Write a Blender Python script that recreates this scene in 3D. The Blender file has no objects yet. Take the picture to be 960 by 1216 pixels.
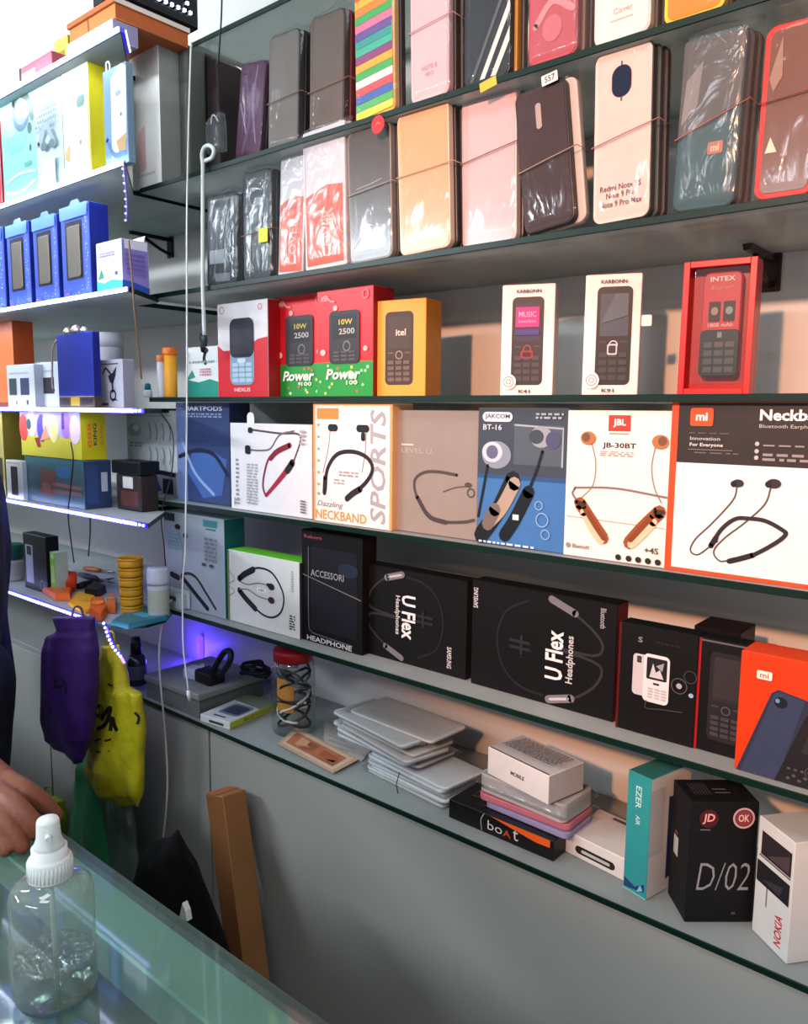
import bpy, bmesh, math, random
from mathutils import Vector, Matrix, noise
from mathutils.bvhtree import BVHTree
random.seed(7)
SC = bpy.context.scene
COL = SC.collection
R = math.radians
# ------------------------------------------------------------------ camera (solved from the shelf edges)
F = 942.0; PT, YW, RL = R(7.27), R(40.26), R(.556); EYE = Vector((0, 0, 1.5))
fw = Vector((-math.sin(YW)*math.cos(PT), math.cos(YW)*math.cos(PT), -math.sin(PT)))
rt = Vector((math.cos(YW), math.sin(YW), 0)); up0 = rt.cross(fw)
rr = rt*math.cos(RL) + up0*math.sin(RL); uu = rr.cross(fw)
def ray(x, y): return fw*F + rr*(x-480) - uu*(y-608)
def atY(x, y, Y): d = ray(x, y); return EYE + d*(Y/d.y)
def atZ(x, y, Z): d = ray(x, y); return EYE + d*((Z-1.5)/d.z)
def proj(p):
    q = Vector(p)-EYE; z = q.dot(fw); return (480+F*q.dot(rr)/z, 608-F*q.dot(uu)/z)
def solve(fn, target, lo, hi):
    a = fn(lo) < target
    for _ in range(50):
        m = (lo+hi)/2
        if (fn(m) < target) == a: lo = m
        else: hi = m
    return (lo+hi)/2
def Xat(px, Y, z): return solve(lambda X: proj((X, Y, z))[0], px, -4*Y, 1.2*Y)
cam = bpy.data.cameras.new('camera'); co = bpy.data.objects.new('camera', cam); COL.objects.link(co)
cam.sensor_fit = 'HORIZONTAL'; cam.sensor_width = 36; cam.lens = F/960*36; cam.clip_start = .02
m = Matrix((rr, uu, -fw)).transposed().to_4x4(); m.translation = EYE; co.matrix_world = m
SC.camera = co
# ------------------------------------------------------------------ materials
def lin(h):
    h = h.lstrip('#'); c = [int(h[i:i+2], 16)/255 for i in (0, 2, 4)]
    return tuple(v/12.92 if v <= .04045 else ((v+.055)/1.055)**2.4 for v in c) + (1,)
_m = {}
def M(hexc, rough=.45, metal=0, var=.06, scale=40, bump=0, bscale=120, coat=0, spec=.28):
    k = (hexc, rough, metal, var, scale, bump, bscale, coat, spec)
    if k in _m: return _m[k]
    ma = bpy.data.materials.new('surface_'+hexc.strip('#')); ma.use_nodes = True
    nt = ma.node_tree; b = nt.nodes['Principled BSDF']; L = nt.links.new
    b.inputs['Roughness'].default_value = rough; b.inputs['Metallic'].default_value = metal
    b.inputs['Coat Weight'].default_value = coat; b.inputs['Coat Roughness'].default_value = .12
    b.inputs['Specular IOR Level'].default_value = spec
    tc = nt.nodes.new('ShaderNodeTexCoord'); nz = nt.nodes.new('ShaderNodeTexNoise')
    nz.inputs['Scale'].default_value = scale; nz.inputs['Detail'].default_value = 4
    L(tc.outputs['Object'], nz.inputs['Vector'])
    mr = nt.nodes.new('ShaderNodeMapRange'); mr.inputs['To Min'].default_value = 1-var*1.6; mr.inputs['To Max'].default_value = 1+var
    L(nz.outputs['Fac'], mr.inputs['Value'])
    mx = nt.nodes.new('ShaderNodeMix'); mx.data_type = 'RGBA'; mx.blend_type = 'MULTIPLY'; mx.inputs['Factor'].default_value = 1
    mx.inputs[6].default_value = lin(hexc); L(mr.outputs['Result'], mx.inputs[7]); L(mx.outputs[2], b.inputs['Base Color'])
    if bump:
        n2 = nt.nodes.new('ShaderNodeTexNoise'); n2.inputs['Scale'].default_value = bscale; n2.inputs['Detail'].default_value = 3
        L(tc.outputs['Object'], n2.inputs['Vector'])
        bp = nt.nodes.new('ShaderNodeBump'); bp.inputs['Strength'].default_value = bump; bp.inputs['Distance'].default_value = .01
        L(n2.outputs['Fac'], bp.inputs['Height']); L(bp.outputs['Normal'], b.inputs['Normal'])
    _m[k] = ma; return ma
def emit(hexc, s):
    k = ('e', hexc, s)
    if k in _m: return _m[k]
    ma = bpy.data.materials.new('glow_'+hexc.strip('#')); ma.use_nodes = True; nt = ma.node_tree
    b = nt.nodes['Principled BSDF']; b.inputs['Base Color'].default_value = lin(hexc)
    b.inputs['Emission Color'].default_value = lin(hexc); b.inputs['Emission Strength'].default_value = s
    _m[k] = ma; return ma
def clear(key, tint, gloss_rough, base_fac, fres=1.45, bump=0, bscale=60, diff=0, diffcol='ffffff', stretch=(1, 1, 1), trans=0):
    """see-through sheet: tinted transparency with a fresnel reflection, optionally dusty"""
    if key in _m: return _m[key]
    ma = bpy.data.materials.new(key); ma.use_nodes = True; nt = ma.node_tree; N = nt.nodes; L = nt.links.new
    N.remove(N['Principled BSDF']); out = N['Material Output']
    tr = N.new('ShaderNodeBsdfTransparent'); tr.inputs[0].default_value = lin(tint)
    gl = N.new('ShaderNodeBsdfGlossy'); gl.inputs['Roughness'].default_value = gloss_rough
    fr = N.new('ShaderNodeLayerWeight'); fr.inputs['Blend'].default_value = .5
    pw = N.new('ShaderNodeMath'); pw.operation = 'POWER'; pw.inputs[1].default_value = 5; L(fr.outputs['Facing'], pw.inputs[0])
    f0 = ((fres-1)/(fres+1))**2 + base_fac
    ad = N.new('ShaderNodeMath'); ad.operation = 'MULTIPLY_ADD'; ad.inputs[1].default_value = 1-f0; ad.inputs[2].default_value = f0; ad.use_clamp = True; L(pw.outputs[0], ad.inputs[0])
    mix = N.new('ShaderNodeMixShader'); L(ad.outputs[0], mix.inputs[0]); L(tr.outputs[0], mix.inputs[1]); L(gl.outputs[0], mix.inputs[2])
    tc = N.new('ShaderNodeTexCoord')
    if bump:
        mp = N.new('ShaderNodeMapping'); mp.inputs['Scale'].default_value = stretch; L(tc.outputs['Object'], mp.inputs[0])
        nz = N.new('ShaderNodeTexNoise'); nz.inputs['Scale'].default_value = bscale; nz.inputs['Detail'].default_value = 3; nz.inputs['Distortion'].default_value = 1.2
        L(mp.outputs[0], nz.inputs['Vector'])
        bp = N.new('ShaderNodeBump'); bp.inputs['Strength'].default_value = bump; bp.inputs['Distance'].default_value = .01
        L(nz.outputs['Fac'], bp.inputs['Height']); L(bp.outputs['Normal'], gl.inputs['Normal']); L(bp.outputs['Normal'], fr.inputs['Normal'])
    last = mix
    if diff:
        df = N.new('ShaderNodeBsdfDiffuse'); df.inputs[0].default_value = lin(diffcol)
        nz = N.new('ShaderNodeTexNoise'); nz.inputs['Scale'].default_value = 9; nz.inputs['Detail'].default_value = 5; L(tc.outputs['Object'], nz.inputs['Vector'])
        mr = N.new('ShaderNodeMapRange'); mr.inputs['To Min'].default_value = diff*.7; mr.inputs['To Max'].default_value = min(1, diff*1.3); L(nz.outputs['Fac'], mr.inputs['Value'])
        if trans:
            tl = N.new('ShaderNodeBsdfTranslucent'); tl.inputs[0].default_value = lin(diffcol); m3 = N.new('ShaderNodeMixShader'); m3.inputs[0].default_value = trans; L(df.outputs[0], m3.inputs[1]); L(tl.outputs[0], m3.inputs[2]); df = m3
        m2 = N.new('ShaderNodeMixShader'); L(mr.outputs['Result'], m2.inputs[0]); L(mix.outputs[0], m2.inputs[1]); L(df.outputs[0], m2.inputs[2]); last = m2
    L(last.outputs[0], out.inputs['Surface'])
    _m[key] = ma; return ma
GLASS = clear('shelf_glass', 'dbe6e2', .03, .02, 1.5, diff=.62, diffcol='d6dad8', trans=.5)
GLASS2 = clear('left_shelf_glass', 'dbe6e2', .05, .02, 1.5, diff=.85, diffcol='cfd6d4', trans=.35)
GEDGE = M('08211a', .38, var=.15, spec=.2)
CRINK = clear('crinkled_plastic', 'fafafa', .10, .0, 1.32, bump=.35, bscale=30, stretch=(1, 1, .3))
CRINK2 = clear('heavy_crinkled_plastic', 'f2f4f6', .18, .0, 1.42, bump=.5, bscale=26, diff=.03, diffcol='dfe3e6', stretch=(1, 1, .5))
PLAST = clear('clear_plastic', 'f4f8f6', .05, .02, 1.4)
LIQ = clear('clear_liquid', 'eef3f0', .03, .06, 1.33, bump=.5, bscale=30)
# ------------------------------------------------------------------ mesh builder
class MB:
    def __init__(s): s.bm = bmesh.new(); s.mats = []
    def mi(s, ma):
        if isinstance(ma, str): ma = M(ma)
        if ma not in s.mats: s.mats.append(ma)
        return s.mats.index(ma)
    def face(s, pts, ma, smooth=False):
        vs = [s.bm.verts.new(p) for p in pts]
        try: f = s.bm.faces.new(vs)
        except ValueError: return
        f.material_index = s.mi(ma); f.smooth = smooth; return f
    def box(s, lo, hi, ma, bev=.0008, sides=None, mat=None, seg=1):
        """sides: dict of +x,-x,+y,-y,+z,-z -> material"""
        bm = bmesh.new(); bmesh.ops.create_cube(bm, size=1)
        lo, hi = Vector(lo), Vector(hi)
        for v in bm.verts: v.co = Vector(((lo[i]+hi[i])/2 + v.co[i]*(hi[i]-lo[i]) for i in range(3)))
        base = s.mi(ma)
        for f in bm.faces:
            f.material_index = base
            if sides:
                f.normal_update(); n = f.normal; i = max(range(3), key=lambda k: abs(n[k])); k = ('+' if n[i] > 0 else '-')+'xyz'[i]
                if k in sides: f.material_index = s.mi(sides[k])
        b = min(bev, min(hi-lo)*.3)
        if b > 1e-5: bmesh.ops.bevel(bm, geom=bm.edges[:], offset=b, segments=seg, affect='EDGES', profile=.5)
        s.merge(bm, mat)
    def merge(s, bm, mat=None, smooth=None, ma=None):
        idx = None if ma is None else s.mi(ma)
        mp = [s.bm.verts.new((mat @ v.co) if mat else v.co) for v in bm.verts]
        bm.verts.index_update()
        for f in bm.faces:
            try: g = s.bm.faces.new([mp[v.index] for v in f.verts])
            except ValueError: continue
            g.material_index = f.material_index if idx is None else idx; g.smooth = f.smooth if smooth is None else smooth
        bm.free()
    def slab(s, out, y0, y1, ma, bev=.001, seg=2, mat=None, rim=None):
        """outline in x,z extruded from y0 (front) to y1"""
        bm = bmesh.new()
        f = bm.faces.new([bm.verts.new((x, y0, z)) for x, z in out]); f.normal_update()
        if f.normal.y > 0: f.normal_flip()
        r = bmesh.ops.extrude_face_region(bm, geom=[f])
        for g in r['geom']:
            if isinstance(g, bmesh.types.BMVert): g.co.y = y1
        bmesh.ops.recalc_face_normals(bm, faces=bm.faces[:])
        if bev:
            ed = [e for e in bm.edges if abs(e.verts[0].co.y-y0) < 1e-7 and abs(e.verts[1].co.y-y0) < 1e-7]
            bmesh.ops.bevel(bm, geom=ed, offset=bev, segments=seg, affect='EDGES', profile=.5)
        base = s.mi(ma); rm = base if rim is None else s.mi(rim)
        for g in bm.faces:
            g.normal_update(); g.material_index = base if abs(g.normal.y) > .9 else rm
        s.merge(bm, mat)
    def tube(s, pts, rad, ma, n=8, cap=True, flat=1.0):
        pts = [Vector(p) for p in pts]; k = len(pts)
        if not isinstance(rad, (list, tuple)): rad = [rad]*k
        rings = []; ref = None
        for i, p in enumerate(pts):
            t = (pts[min(i+1, k-1)]-pts[max(i-1, 0)]).normalized()
            if ref is None: ref = t.orthogonal().normalized()
            ref = (ref - t*ref.dot(t))
            ref = ref.normalized() if ref.length > 1e-6 else t.orthogonal().normalized()
            b = t.cross(ref)
            rings.append([s.bm.verts.new(p + (ref*math.cos(a)+b*math.sin(a)*flat)*rad[i]) for a in [2*math.pi*j/n for j in range(n)]])
        mi = s.mi(ma)
        for a, b in zip(rings, rings[1:]):
            for j in range(n):
                f = s.bm.faces.new((a[j], a[(j+1) % n], b[(j+1) % n], b[j])); f.material_index = mi; f.smooth = True
        if cap:
            for q in (rings[0][::-1], rings[-1]):
                f = s.bm.faces.new(q); f.material_index = mi
    def lathe(s, prof, ma, n=32, c=(0, 0, 0), sx=1, sy=1, smooth=True, axis=None):
        """prof: (r,z) list; ma a material or a list per segment"""
        c = Vector(c); rings = []
        for r, z in prof:
            if r < 1e-6: rings.append([s.bm.verts.new(c+Vector((0, 0, z)))])
            else: rings.append([s.bm.verts.new(c+Vector((r*sx*math.cos(2*math.pi*j/n), r*sy*math.sin(2*math.pi*j/n), z))) for j in range(n)])
        for i, (a, b) in enumerate(zip(rings, rings[1:])):
            mi = s.mi(ma[i] if isinstance(ma, list) else ma)
            for j in range(n):
                q = [a[j % len(a)], a[(j+1) % len(a)], b[(j+1) % len(b)], b[j % len(b)]]
                q = list(dict.fromkeys(q))
                if len(q) > 2:
                    f = s.bm.faces.new(q); f.material_index = mi; f.smooth = smooth
    def build(s, name, parent=None, label=None, loc=None, rot=None, kind=None, smooth_angle=False):
        me = bpy.data.meshes.new(name); bmesh.ops.recalc_face_normals(s.bm, faces=s.bm.faces[:]) if False else None
        s.bm.to_mesh(me); s.bm.free()
        for ma in s.mats: me.materials.append(ma)
        o = bpy.data.objects.new(name, me); COL.objects.link(o)
        if parent: o.parent = parent
        if loc is not None: o.location = loc
        if rot is not None: o.rotation_euler = rot
        if label: o['label'] = label
        if kind: o['kind'] = kind
        return o
def thing(name, label, cat, loc=(0, 0, 0), rot=(0, 0, 0), group=None):
    o = bpy.data.objects.new(name, None); COL.objects.link(o); o.location = loc; o.rotation_euler = rot
    o.empty_display_size = .02
    o['label'] = label; o['category'] = cat
    if group: o['group'] = group
    return o
def tag(o, label, cat, group=None):
    o['label'] = label; o['category'] = cat
    if group: o['group'] = group
    return o
def one(mb, name, label, cat, group=None, loc=None, rot=None):
    return tag(mb.build(name, loc=loc, rot=rot), label, cat, group)
def cm(pts, n=8, closed=False):
    """catmull-rom through points"""
    P = [Vector(p) for p in pts]; out = []
    if len(P) < 3: return P
    k = len(P)
    for i in range(k if closed else k-1):
        a = P[(i-1) % k] if closed or i else P[0]*2-P[1]
        b, c = P[i], P[(i+1) % k]
        d = P[(i+2) % k] if closed or i+2 < k else P[-1]*2-P[-2]
        for j in range(n):
            t = j/n
            out.append(.5*((2*b)+(c-a)*t+(2*a-5*b+4*c-d)*t*t+(3*b-a-3*c+d)*t**3))
    if not closed: out.append(P[-1])
    return out
def rrect(x0, z0, x1, z1, r, n=5):
    r = min(r, (x1-x0)/2.001, (z1-z0)/2.001); o = []
    for cx, cz, a0 in ((x1-r, z0+r, -90), (x1-r, z1-r, 0), (x0+r, z1-r, 90), (x0+r, z0+r, 180)):
        for j in range(n+1):
            a = R(a0+90*j/n); o.append((cx+r*math.cos(a), cz+r*math.sin(a)))
    return o
_t = {}
def glyphs(txt, bold, shear=0):
    k = (txt, bold, shear)
    if k not in _t:
        cu = bpy.data.curves.new('lettering', 'FONT'); cu.body = txt; cu.resolution_u = 2; cu.offset = bold; cu.shear = shear
        ob = bpy.data.objects.new('lettering', cu); COL.objects.link(ob); bpy.context.view_layer.update()
        me = bpy.data.meshes.new_from_object(ob.evaluated_get(bpy.context.evaluated_depsgraph_get()))
        vs = [(v.co.x, v.co.y) for v in me.vertices]; fs = [tuple(p.vertices) for p in me.polygons]
        bpy.data.objects.remove(ob); bpy.data.curves.remove(cu); bpy.data.meshes.remove(me)
        x0 = min(v[0] for v in vs); x1 = max(v[0] for v in vs); y0 = min(v[1] for v in vs); y1 = max(v[1] for v in vs)
        _t[k] = ([((a-x0)/(x1-x0), (b-y0)/(y1-y0)) for a, b in vs], fs)
    return _t[k]
# ------------------------------------------------------------------ printing on flat faces
def faceframe(face, W, D, H):
    X, Y, Z = Vector((1, 0, 0)), Vector((0, 1, 0)), Vector((0, 0, 1)); O = Vector((0, 0, 0))
    return {'front': (O, X, Z, -Y, W, H), 'right': (X*W, Y, Z, X, D, H), 'left': (Y*D, -Y, Z, -X, D, H),
            'top': (Z*H, X, Y, Z, W, D)}[face]
def printing(parent, dims, name, ops, face='front', lift=.0003, label=None, step=.00007):
    """prints far apart on a face become parts of their own"""
    FW, FH = faceframe(face, *dims)[4:]; bx = []
    for op in ops:
        k = op[0]
        if k in 'rk': b = op[1:5]
        elif k == 't': b = op[2:6]
        elif k == 'e': b = (op[1]-op[3], op[2]-op[4], op[1]+op[3], op[2]+op[4])
        elif k == 'o': b = (op[1]-op[3], op[2]-op[3]*FW/FH, op[1]+op[3], op[2]+op[3]*FW/FH)
        else: b = (min(p[0] for p in op[1]), min(p[1] for p in op[1]), max(p[0] for p in op[1]), max(p[1] for p in op[1]))
        bx.append((b[0]*FW, b[1]*FH, b[2]*FW, b[3]*FH))
    g = list(range(len(ops)))
    for i in range(len(ops)):
        for j in range(i):
            dx = max(0, bx[i][0]-bx[j][2], bx[j][0]-bx[i][2]); dy = max(0, bx[i][1]-bx[j][3], bx[j][1]-bx[i][3])
            if math.hypot(dx, dy) <= .0185 and g[i] != g[j]:
                a, b = g[i], g[j]; g = [b if q == a else q for q in g]
    o = None
    for k in dict.fromkeys(g):
        q = printed(parent, dims, name, [op if g[i] == k else None for i, op in enumerate(ops)], face, lift, label, step); o = o or q
    return o
def printed(parent, dims, name, ops, face, lift, label, step, mb=None):
    """ops in fractions of the face: r rect, k rounded rect, e ellipse, o ring, p polygon, s smooth stroke, l straight stroke, t text"""
    o, a, b, n, FW, FH = faceframe(face, *dims); mb2 = mb or MB(); L = [lift]
    def q(u, v): return o + a*(u*FW) + b*(v*FH) + n*L[0]
    for op in ops:
        if op is None: L[0] += step; continue
        k = op[0]
        if k == 'r': mb2.face([q(op[1], op[2]), q(op[3], op[2]), q(op[3], op[4]), q(op[1], op[4])], op[5])
        elif k == 'k':
            pts = rrect(op[1]*FW, op[2]*FH, op[3]*FW, op[4]*FH, op[5]*FW); mb2.face([o+a*x+b*z+n*L[0] for x, z in pts], op[6])
        elif k == 'e':
            mb2.face([q(op[1]+op[3]*math.cos(t), op[2]+op[4]*math.sin(t)) for t in [2*math.pi*i/20 for i in range(20)]], op[5])
        elif k == 'o':
            c = [(math.cos(2*math.pi*i/24), math.sin(2*math.pi*i/24)) for i in range(25)]; ru, w = op[3]*FW, op[4]*FW
            for p1, p2 in zip(c, c[1:]):
                mb2.face([q(op[1], op[2])+a*x*r_+b*y*r_ for (x, y), r_ in ((p1, ru-w), (p1, ru), (p2, ru), (p2, ru-w))], op[5])
        elif k == 'p': mb2.face([q(u, v) for u, v in op[1]], op[2])
        elif k in 'sl':
            pts = [Vector((u*FW, v*FH)) for u, v in op[1]]
            if k == 's': pts = cm(pts, 6)
            w = op[2]*FW/2; wl = op[4]*FW/2 if len(op) > 4 else w; nn = len(pts)
            sd = []
            for i, p in enumerate(pts):
                t = (pts[min(i+1, nn-1)]-pts[max(i-1, 0)])
                t = t.normalized() if t.length > 1e-9 else Vector((1, 0)); pr = Vector((-t.y, t.x)); ww = w+(wl-w)*i/max(1, nn-1)
                sd.append((p+pr*ww, p-pr*ww))
            for (p1, m1), (p2, m2) in zip(sd, sd[1:]):
                mb2.face([o+a*v.x+b*v.y+n*L[0] for v in (m1, m2, p2, p1)], op[3])
            for e in (pts[0], pts[-1]):
                rad = w if e is pts[0] else wl
                mb2.face([o+a*(e.x+rad*math.cos(t))+b*(e.y+rad*math.sin(t))+n*L[0] for t in [2*math.pi*i/8 for i in range(8)]], op[3])
                L[0] += step*.3
        elif k == 't':
            _, txt, u0, v0, u1, v1, col = op[:7]; rot = op[7] if len(op) > 7 else 0; bold = op[8] if len(op) > 8 else .01; sh = op[9] if len(op) > 9 else 0
            vs, fs = glyphs(txt, bold, sh); mi = mb2.mi(col)
            def mp(x, y):
                if rot == 90: x, y = 1-y, x
                elif rot == -90: x, y = y, 1-x
                return q(u0+(u1-u0)*x, v0+(v1-v0)*y)
            bv = [mb2.bm.verts.new(mp(*v)) for v in vs]
            for f in fs:
                try: g = mb2.bm.faces.new([bv[i] for i in f]); g.material_index = mi
                except ValueError: pass
        L[0] += step
    if mb is None: return mb2.build(name, parent, label)
def small(u0, v0, u1, v1, rows, col, seed=1):
    """lines of fine unreadable print as little dashes"""
    rn = random.Random(seed); ops = []
    for i in range(rows):
        v = v1-(v1-v0)*(i+.5)/rows; h = (v1-v0)/rows*.28; u = u0
        while u < u1-.01:
            w = min(rn.uniform(.03, .09), u1-u); ops.append(('r', u, v-h, u+w*.85, v+h, col)); u += w+.012
    return ops
def keyphone(u0, v0, u1, v1, body, screen, key='4a4a4c', split=.52, nav='8a8a8c', asp=1.0):
    w, h = u1-u0, v1-v0; X = lambda t: u0+w*t; Z = lambda t: v0+h*t
    ops = [('k', u0, v0, u1, v1, w*.16, body), ('k', X(.1), Z(split), X(.9), Z(.93), w*.04, screen)]
    ops += [('o', X(.5), Z(split-.09), w*.13, w*.03, nav), ('r', X(.1), Z(split-.07), X(.3), Z(split-.05), key), ('r', X(.7), Z(split-.07), X(.9), Z(split-.05), key)]
    for i in range(4):
        for j in range(3):
            z = .05+i*(split-.19)/4; ops.append(('k', X(.1+j*.28), Z(z), X(.1+j*.28+.23), Z(z+(split-.19)/4*.66), w*.03, key))
    return ops
# ------------------------------------------------------------------ boxes standing on a shelf
def place(xl, xr, ytop, z, Y, yaw=0):
    p = Vector((Xat(xl, Y, z), Y, z)); c, s_ = math.cos(R(yaw)), math.sin(R(yaw))
    W = solve(lambda w: proj(p+Vector((c*w, s_*w, 0)))[0], xr, .005, .6)
    H = solve(lambda h: proj(p+Vector((0, 0, h)))[1], ytop, .005, .6)
    return p, W, H
def carton(name, label, cat, xl, xr, ytop, z, Y, D, front, side=None, top=None, yaw=0, group=None, bev=.0009, rough=.4, lean=0, flap=True, spec=.3):
    p, W, H = place(xl, xr, ytop, z+.0006, Y, yaw)
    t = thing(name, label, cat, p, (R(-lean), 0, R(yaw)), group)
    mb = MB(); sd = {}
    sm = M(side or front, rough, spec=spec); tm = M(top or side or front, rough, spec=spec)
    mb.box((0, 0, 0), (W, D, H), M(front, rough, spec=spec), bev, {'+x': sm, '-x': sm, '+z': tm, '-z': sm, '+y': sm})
    mb.build('carton', t)
    if flap:
        m2 = MB(); m2.box((.0012, .001, H), (W-.0012, D-.003, H+.0004), tm, .0002); m2.build('top_flap', t)
    return t, (W, D, H)
# ------------------------------------------------------------------ the setting
def struct(mb, name, **k):
    o = mb.build(name, **k); o['kind'] = 'structure'; return o
WALLY = 1.16
WALL = M('c6c2bd', .38, var=.05, scale=3, bump=.02, bscale=8)
mb = MB(); mb.box((-3.2, WALLY, 0), (1.4, WALLY+.1, 2.85), WALL, 0); struct(mb, 'wall_back')
mb = MB(); mb.box((-3.3, -1.9, 0), (-3.2, WALLY+.1, 2.85), M('a9a9a6', .6, scale=3), 0); struct(mb, 'wall_left')
mb = MB(); mb.box((-3.3, -2.4, -.1), (1.4, WALLY+.1, 0), M('a09c96', .4, scale=4, var=.15), 0); struct(mb, 'floor')
mb = MB(); mb.box((-3.3, -2.4, 2.85), (1.4, WALLY+.1, 2.95), M('d6d8d6', .7, scale=3), 0); struct(mb, 'ceiling')

ZA3, ZA2, ZA, ZB, ZC, ZD, ZE = 2.147, 1.928, 1.723, 1.522, 1.315, 1.093, .876
FY = .9
GT = .009
def shelf(label, z, x0, x1, led=None, y0=FY, poly=None, GL=None):
    GL = GL or GLASS
    pts = poly or [(x0, y0+.0015), (x1, y0+.0015), (x1, WALLY-.001), (x0, WALLY-.001)]
    t = thing('glass_shelf', label, 'shelf', (pts[0][0], pts[0][1], z-GT), group='glass shelves on the wall')
    o = Vector((pts[0][0], pts[0][1], 0)); mb = MB()
    up = [Vector((a, b, GT))-o for a, b in pts]; dn = [Vector((a, b, 0))-o for a, b in pts]
    mb.face(up, GL); mb.face(dn[::-1], GL)
    n = len(pts)
    for i in range(n): mb.face([dn[i], dn[(i+1) % n], up[(i+1) % n], up[i]], GEDGE)
    mb.build('pane', t)
    e = MB(); e.box((0, -.0015, .0003), (pts[1][0]-pts[0][0], .0, GT-.0003), GEDGE, .0004); e.build('polished_edge', t)
    return t
XR = .45
shelf('topmost glass shelf, over the upper row of wrapped phone cases', ZA3, -1.268, XR)
shelf('glass shelf carrying the upper row of wrapped phone cases', ZA2, -1.45, XR)
shelf('glass shelf carrying the lower row of wrapped phone cases', ZA, -1.44, XR)
shelf('glass shelf at eye level carrying keypad phone boxes', ZB, -1.44, XR)
shelf('glass shelf carrying white neckband boxes', ZC, -1.455, XR)
shelf('glass shelf carrying the black headphone boxes', ZD, -1.455, XR)
shelf('lowest glass shelf, on the cabinet, carrying packets and the jar', ZE, -1.55, XR)
# deeper shelf unit further along the wall
LZ = [2.14, 1.925, 1.712, 1.5, 1.295, 1.082]; LY = .78; LX = -1.3
def led_strip(t, x0, x1, z, dotcol='dfe2ff', blue='2a14ff', ds=5.0, bs=1.1, pitch=.0125):
    mb = MB(); mb.box((x0, -.0045, z-.004), (x1, -.0015, z+.004), emit(blue, bs), .0003)
    x = x0+.004; dm = emit(dotcol, ds)
    while x < x1:
        mb.box((x-.0026, -.006, z-.0021), (x+.0026, -.0044, z+.0021), dm, 0); x += pitch
    mb.build('led_strip', t, label='blue lit strip along the shelf edge')
names = ['topmost LED-lit shelf with the orange carton', 'white lit shelf holding cyan and white upright packs', 'shelf holding the blue power bank boxes',
         'LED-edged shelf under the blue box with strap handle', 'blue LED-edged shelf under the yellow and teal boxes', 'blue LED-edged shelf with tools and yellow cups']
for i, z in enumerate(LZ):
    xs = -3.0
    lx = -1.262 if i in (3, 4) else LX
    if i in (2, 3, 4): pl = [(xs, LY), (lx, LY), (-1.385, .893), (-1.462, .893), (-1.462, WALLY-.001), (xs, WALLY-.001)]
    elif i < 5: pl = [(xs, LY), (lx, LY), (-1.462, .893), (-1.462, WALLY-.001), (xs, WALLY-.001)]
    else:
        pl = [(xs, LY), (-1.46, LY)] + [(-1.46+.10*math.sin(a), LY+.06-.06*math.cos(a)) for a in (.35, .7, 1.05, 1.4)] + [(-1.37, .88), (-1.462, .893), (-1.462, WALLY-.001), (xs, WALLY-.001)]
    t = shelf(names[i], z, 0, 0, poly=pl, GL=GLASS2)
    x1 = pl[1][0]-xs
    if i == 0:
        mb = MB(); a, b = Vector((x1, 0, GT/2)), Vector((-1.37-xs, .831-LY, GT/2)); nn = Vector((b.y-a.y, a.x-b.x, 0)).normalized()*.003
        mb.tube([a+nn, b+nn], .004, emit('3a2ad0', .5), 8)
        for k in range(9):
            c = a.lerp(b, (k+.5)/9)+nn*2.2; mb.box(c-Vector((.0018,)*3), c+Vector((.0018,)*3), emit('dfe2ff', 3), 0)
        mb.build('led_strip', t, label='blue lit strip along the shelf end')
    if i in (0, 1): led_strip(t, .1, x1, GT/2, 'ffffff', 'b9c4ff', 5, 2.2)
    elif i == 2: led_strip(t, .1, x1, GT/2, 'e4e8ff', '8890e0', .9, .5)
    elif i == 3: led_strip(t, .1, x1+.0, GT/2, 'f0f0ff', '5a4cff', 5, 1.0)
    else: led_strip(t, .1, x1, GT/2)
# brackets under the shelves
def bracket(x, z, label, col='3a2723'):
    t = thing('shelf_bracket', label, 'bracket', (x, WALLY-.001, z-GT), group=None)
    mb = MB(); mb.box((-.012, -.004, -.05), (.012, 0, 0), M(col, .35, .6), .001); mb.build('wall_plate', t)
    mb = MB(); mb.slab([(-.006, -.004), (.006, -.004), (.004, -.012), (-.004, -.012)], -.11, -.004, M(col, .35, .6), 0)
    mb.build('arm', t); mb = MB(); mb.tube([(0, -.004, -.042), (0, -.03, -.034), (0, -.075, -.012)], .004, M(col, .35, .6), 8); mb.build('brace', t)
p = atY(905, 262, 1.10); bracket(p.x, ZA, 'dark brown shelf bracket under the shelf of wrapped phone cases, above the red tray box')
p = atY(185, 238, 1.12); bracket(p.x, 1.925, 'small black bracket under the shelf of the tall white box', '15151a')
# cabinet below
PAN = M('96958f', .32, var=.08, scale=2.5)
t = thing('base_cabinet', 'long grey laminate cabinet below the lowest glass shelf', 'cabinet', (-3.0, .906, 0))
mb = MB(); mb.box((0, .022, .0), (3.45, .25, .8655), PAN, .001); mb.build('carcass', t)
for a, b in ((.0, 1.04), (1.046, 1.725), (1.731, 3.45)):
    mb = MB(); mb.box((a, .0, .02), (b, .02, .864), PAN, .0012); mb.build('door_panel', t)

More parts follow.
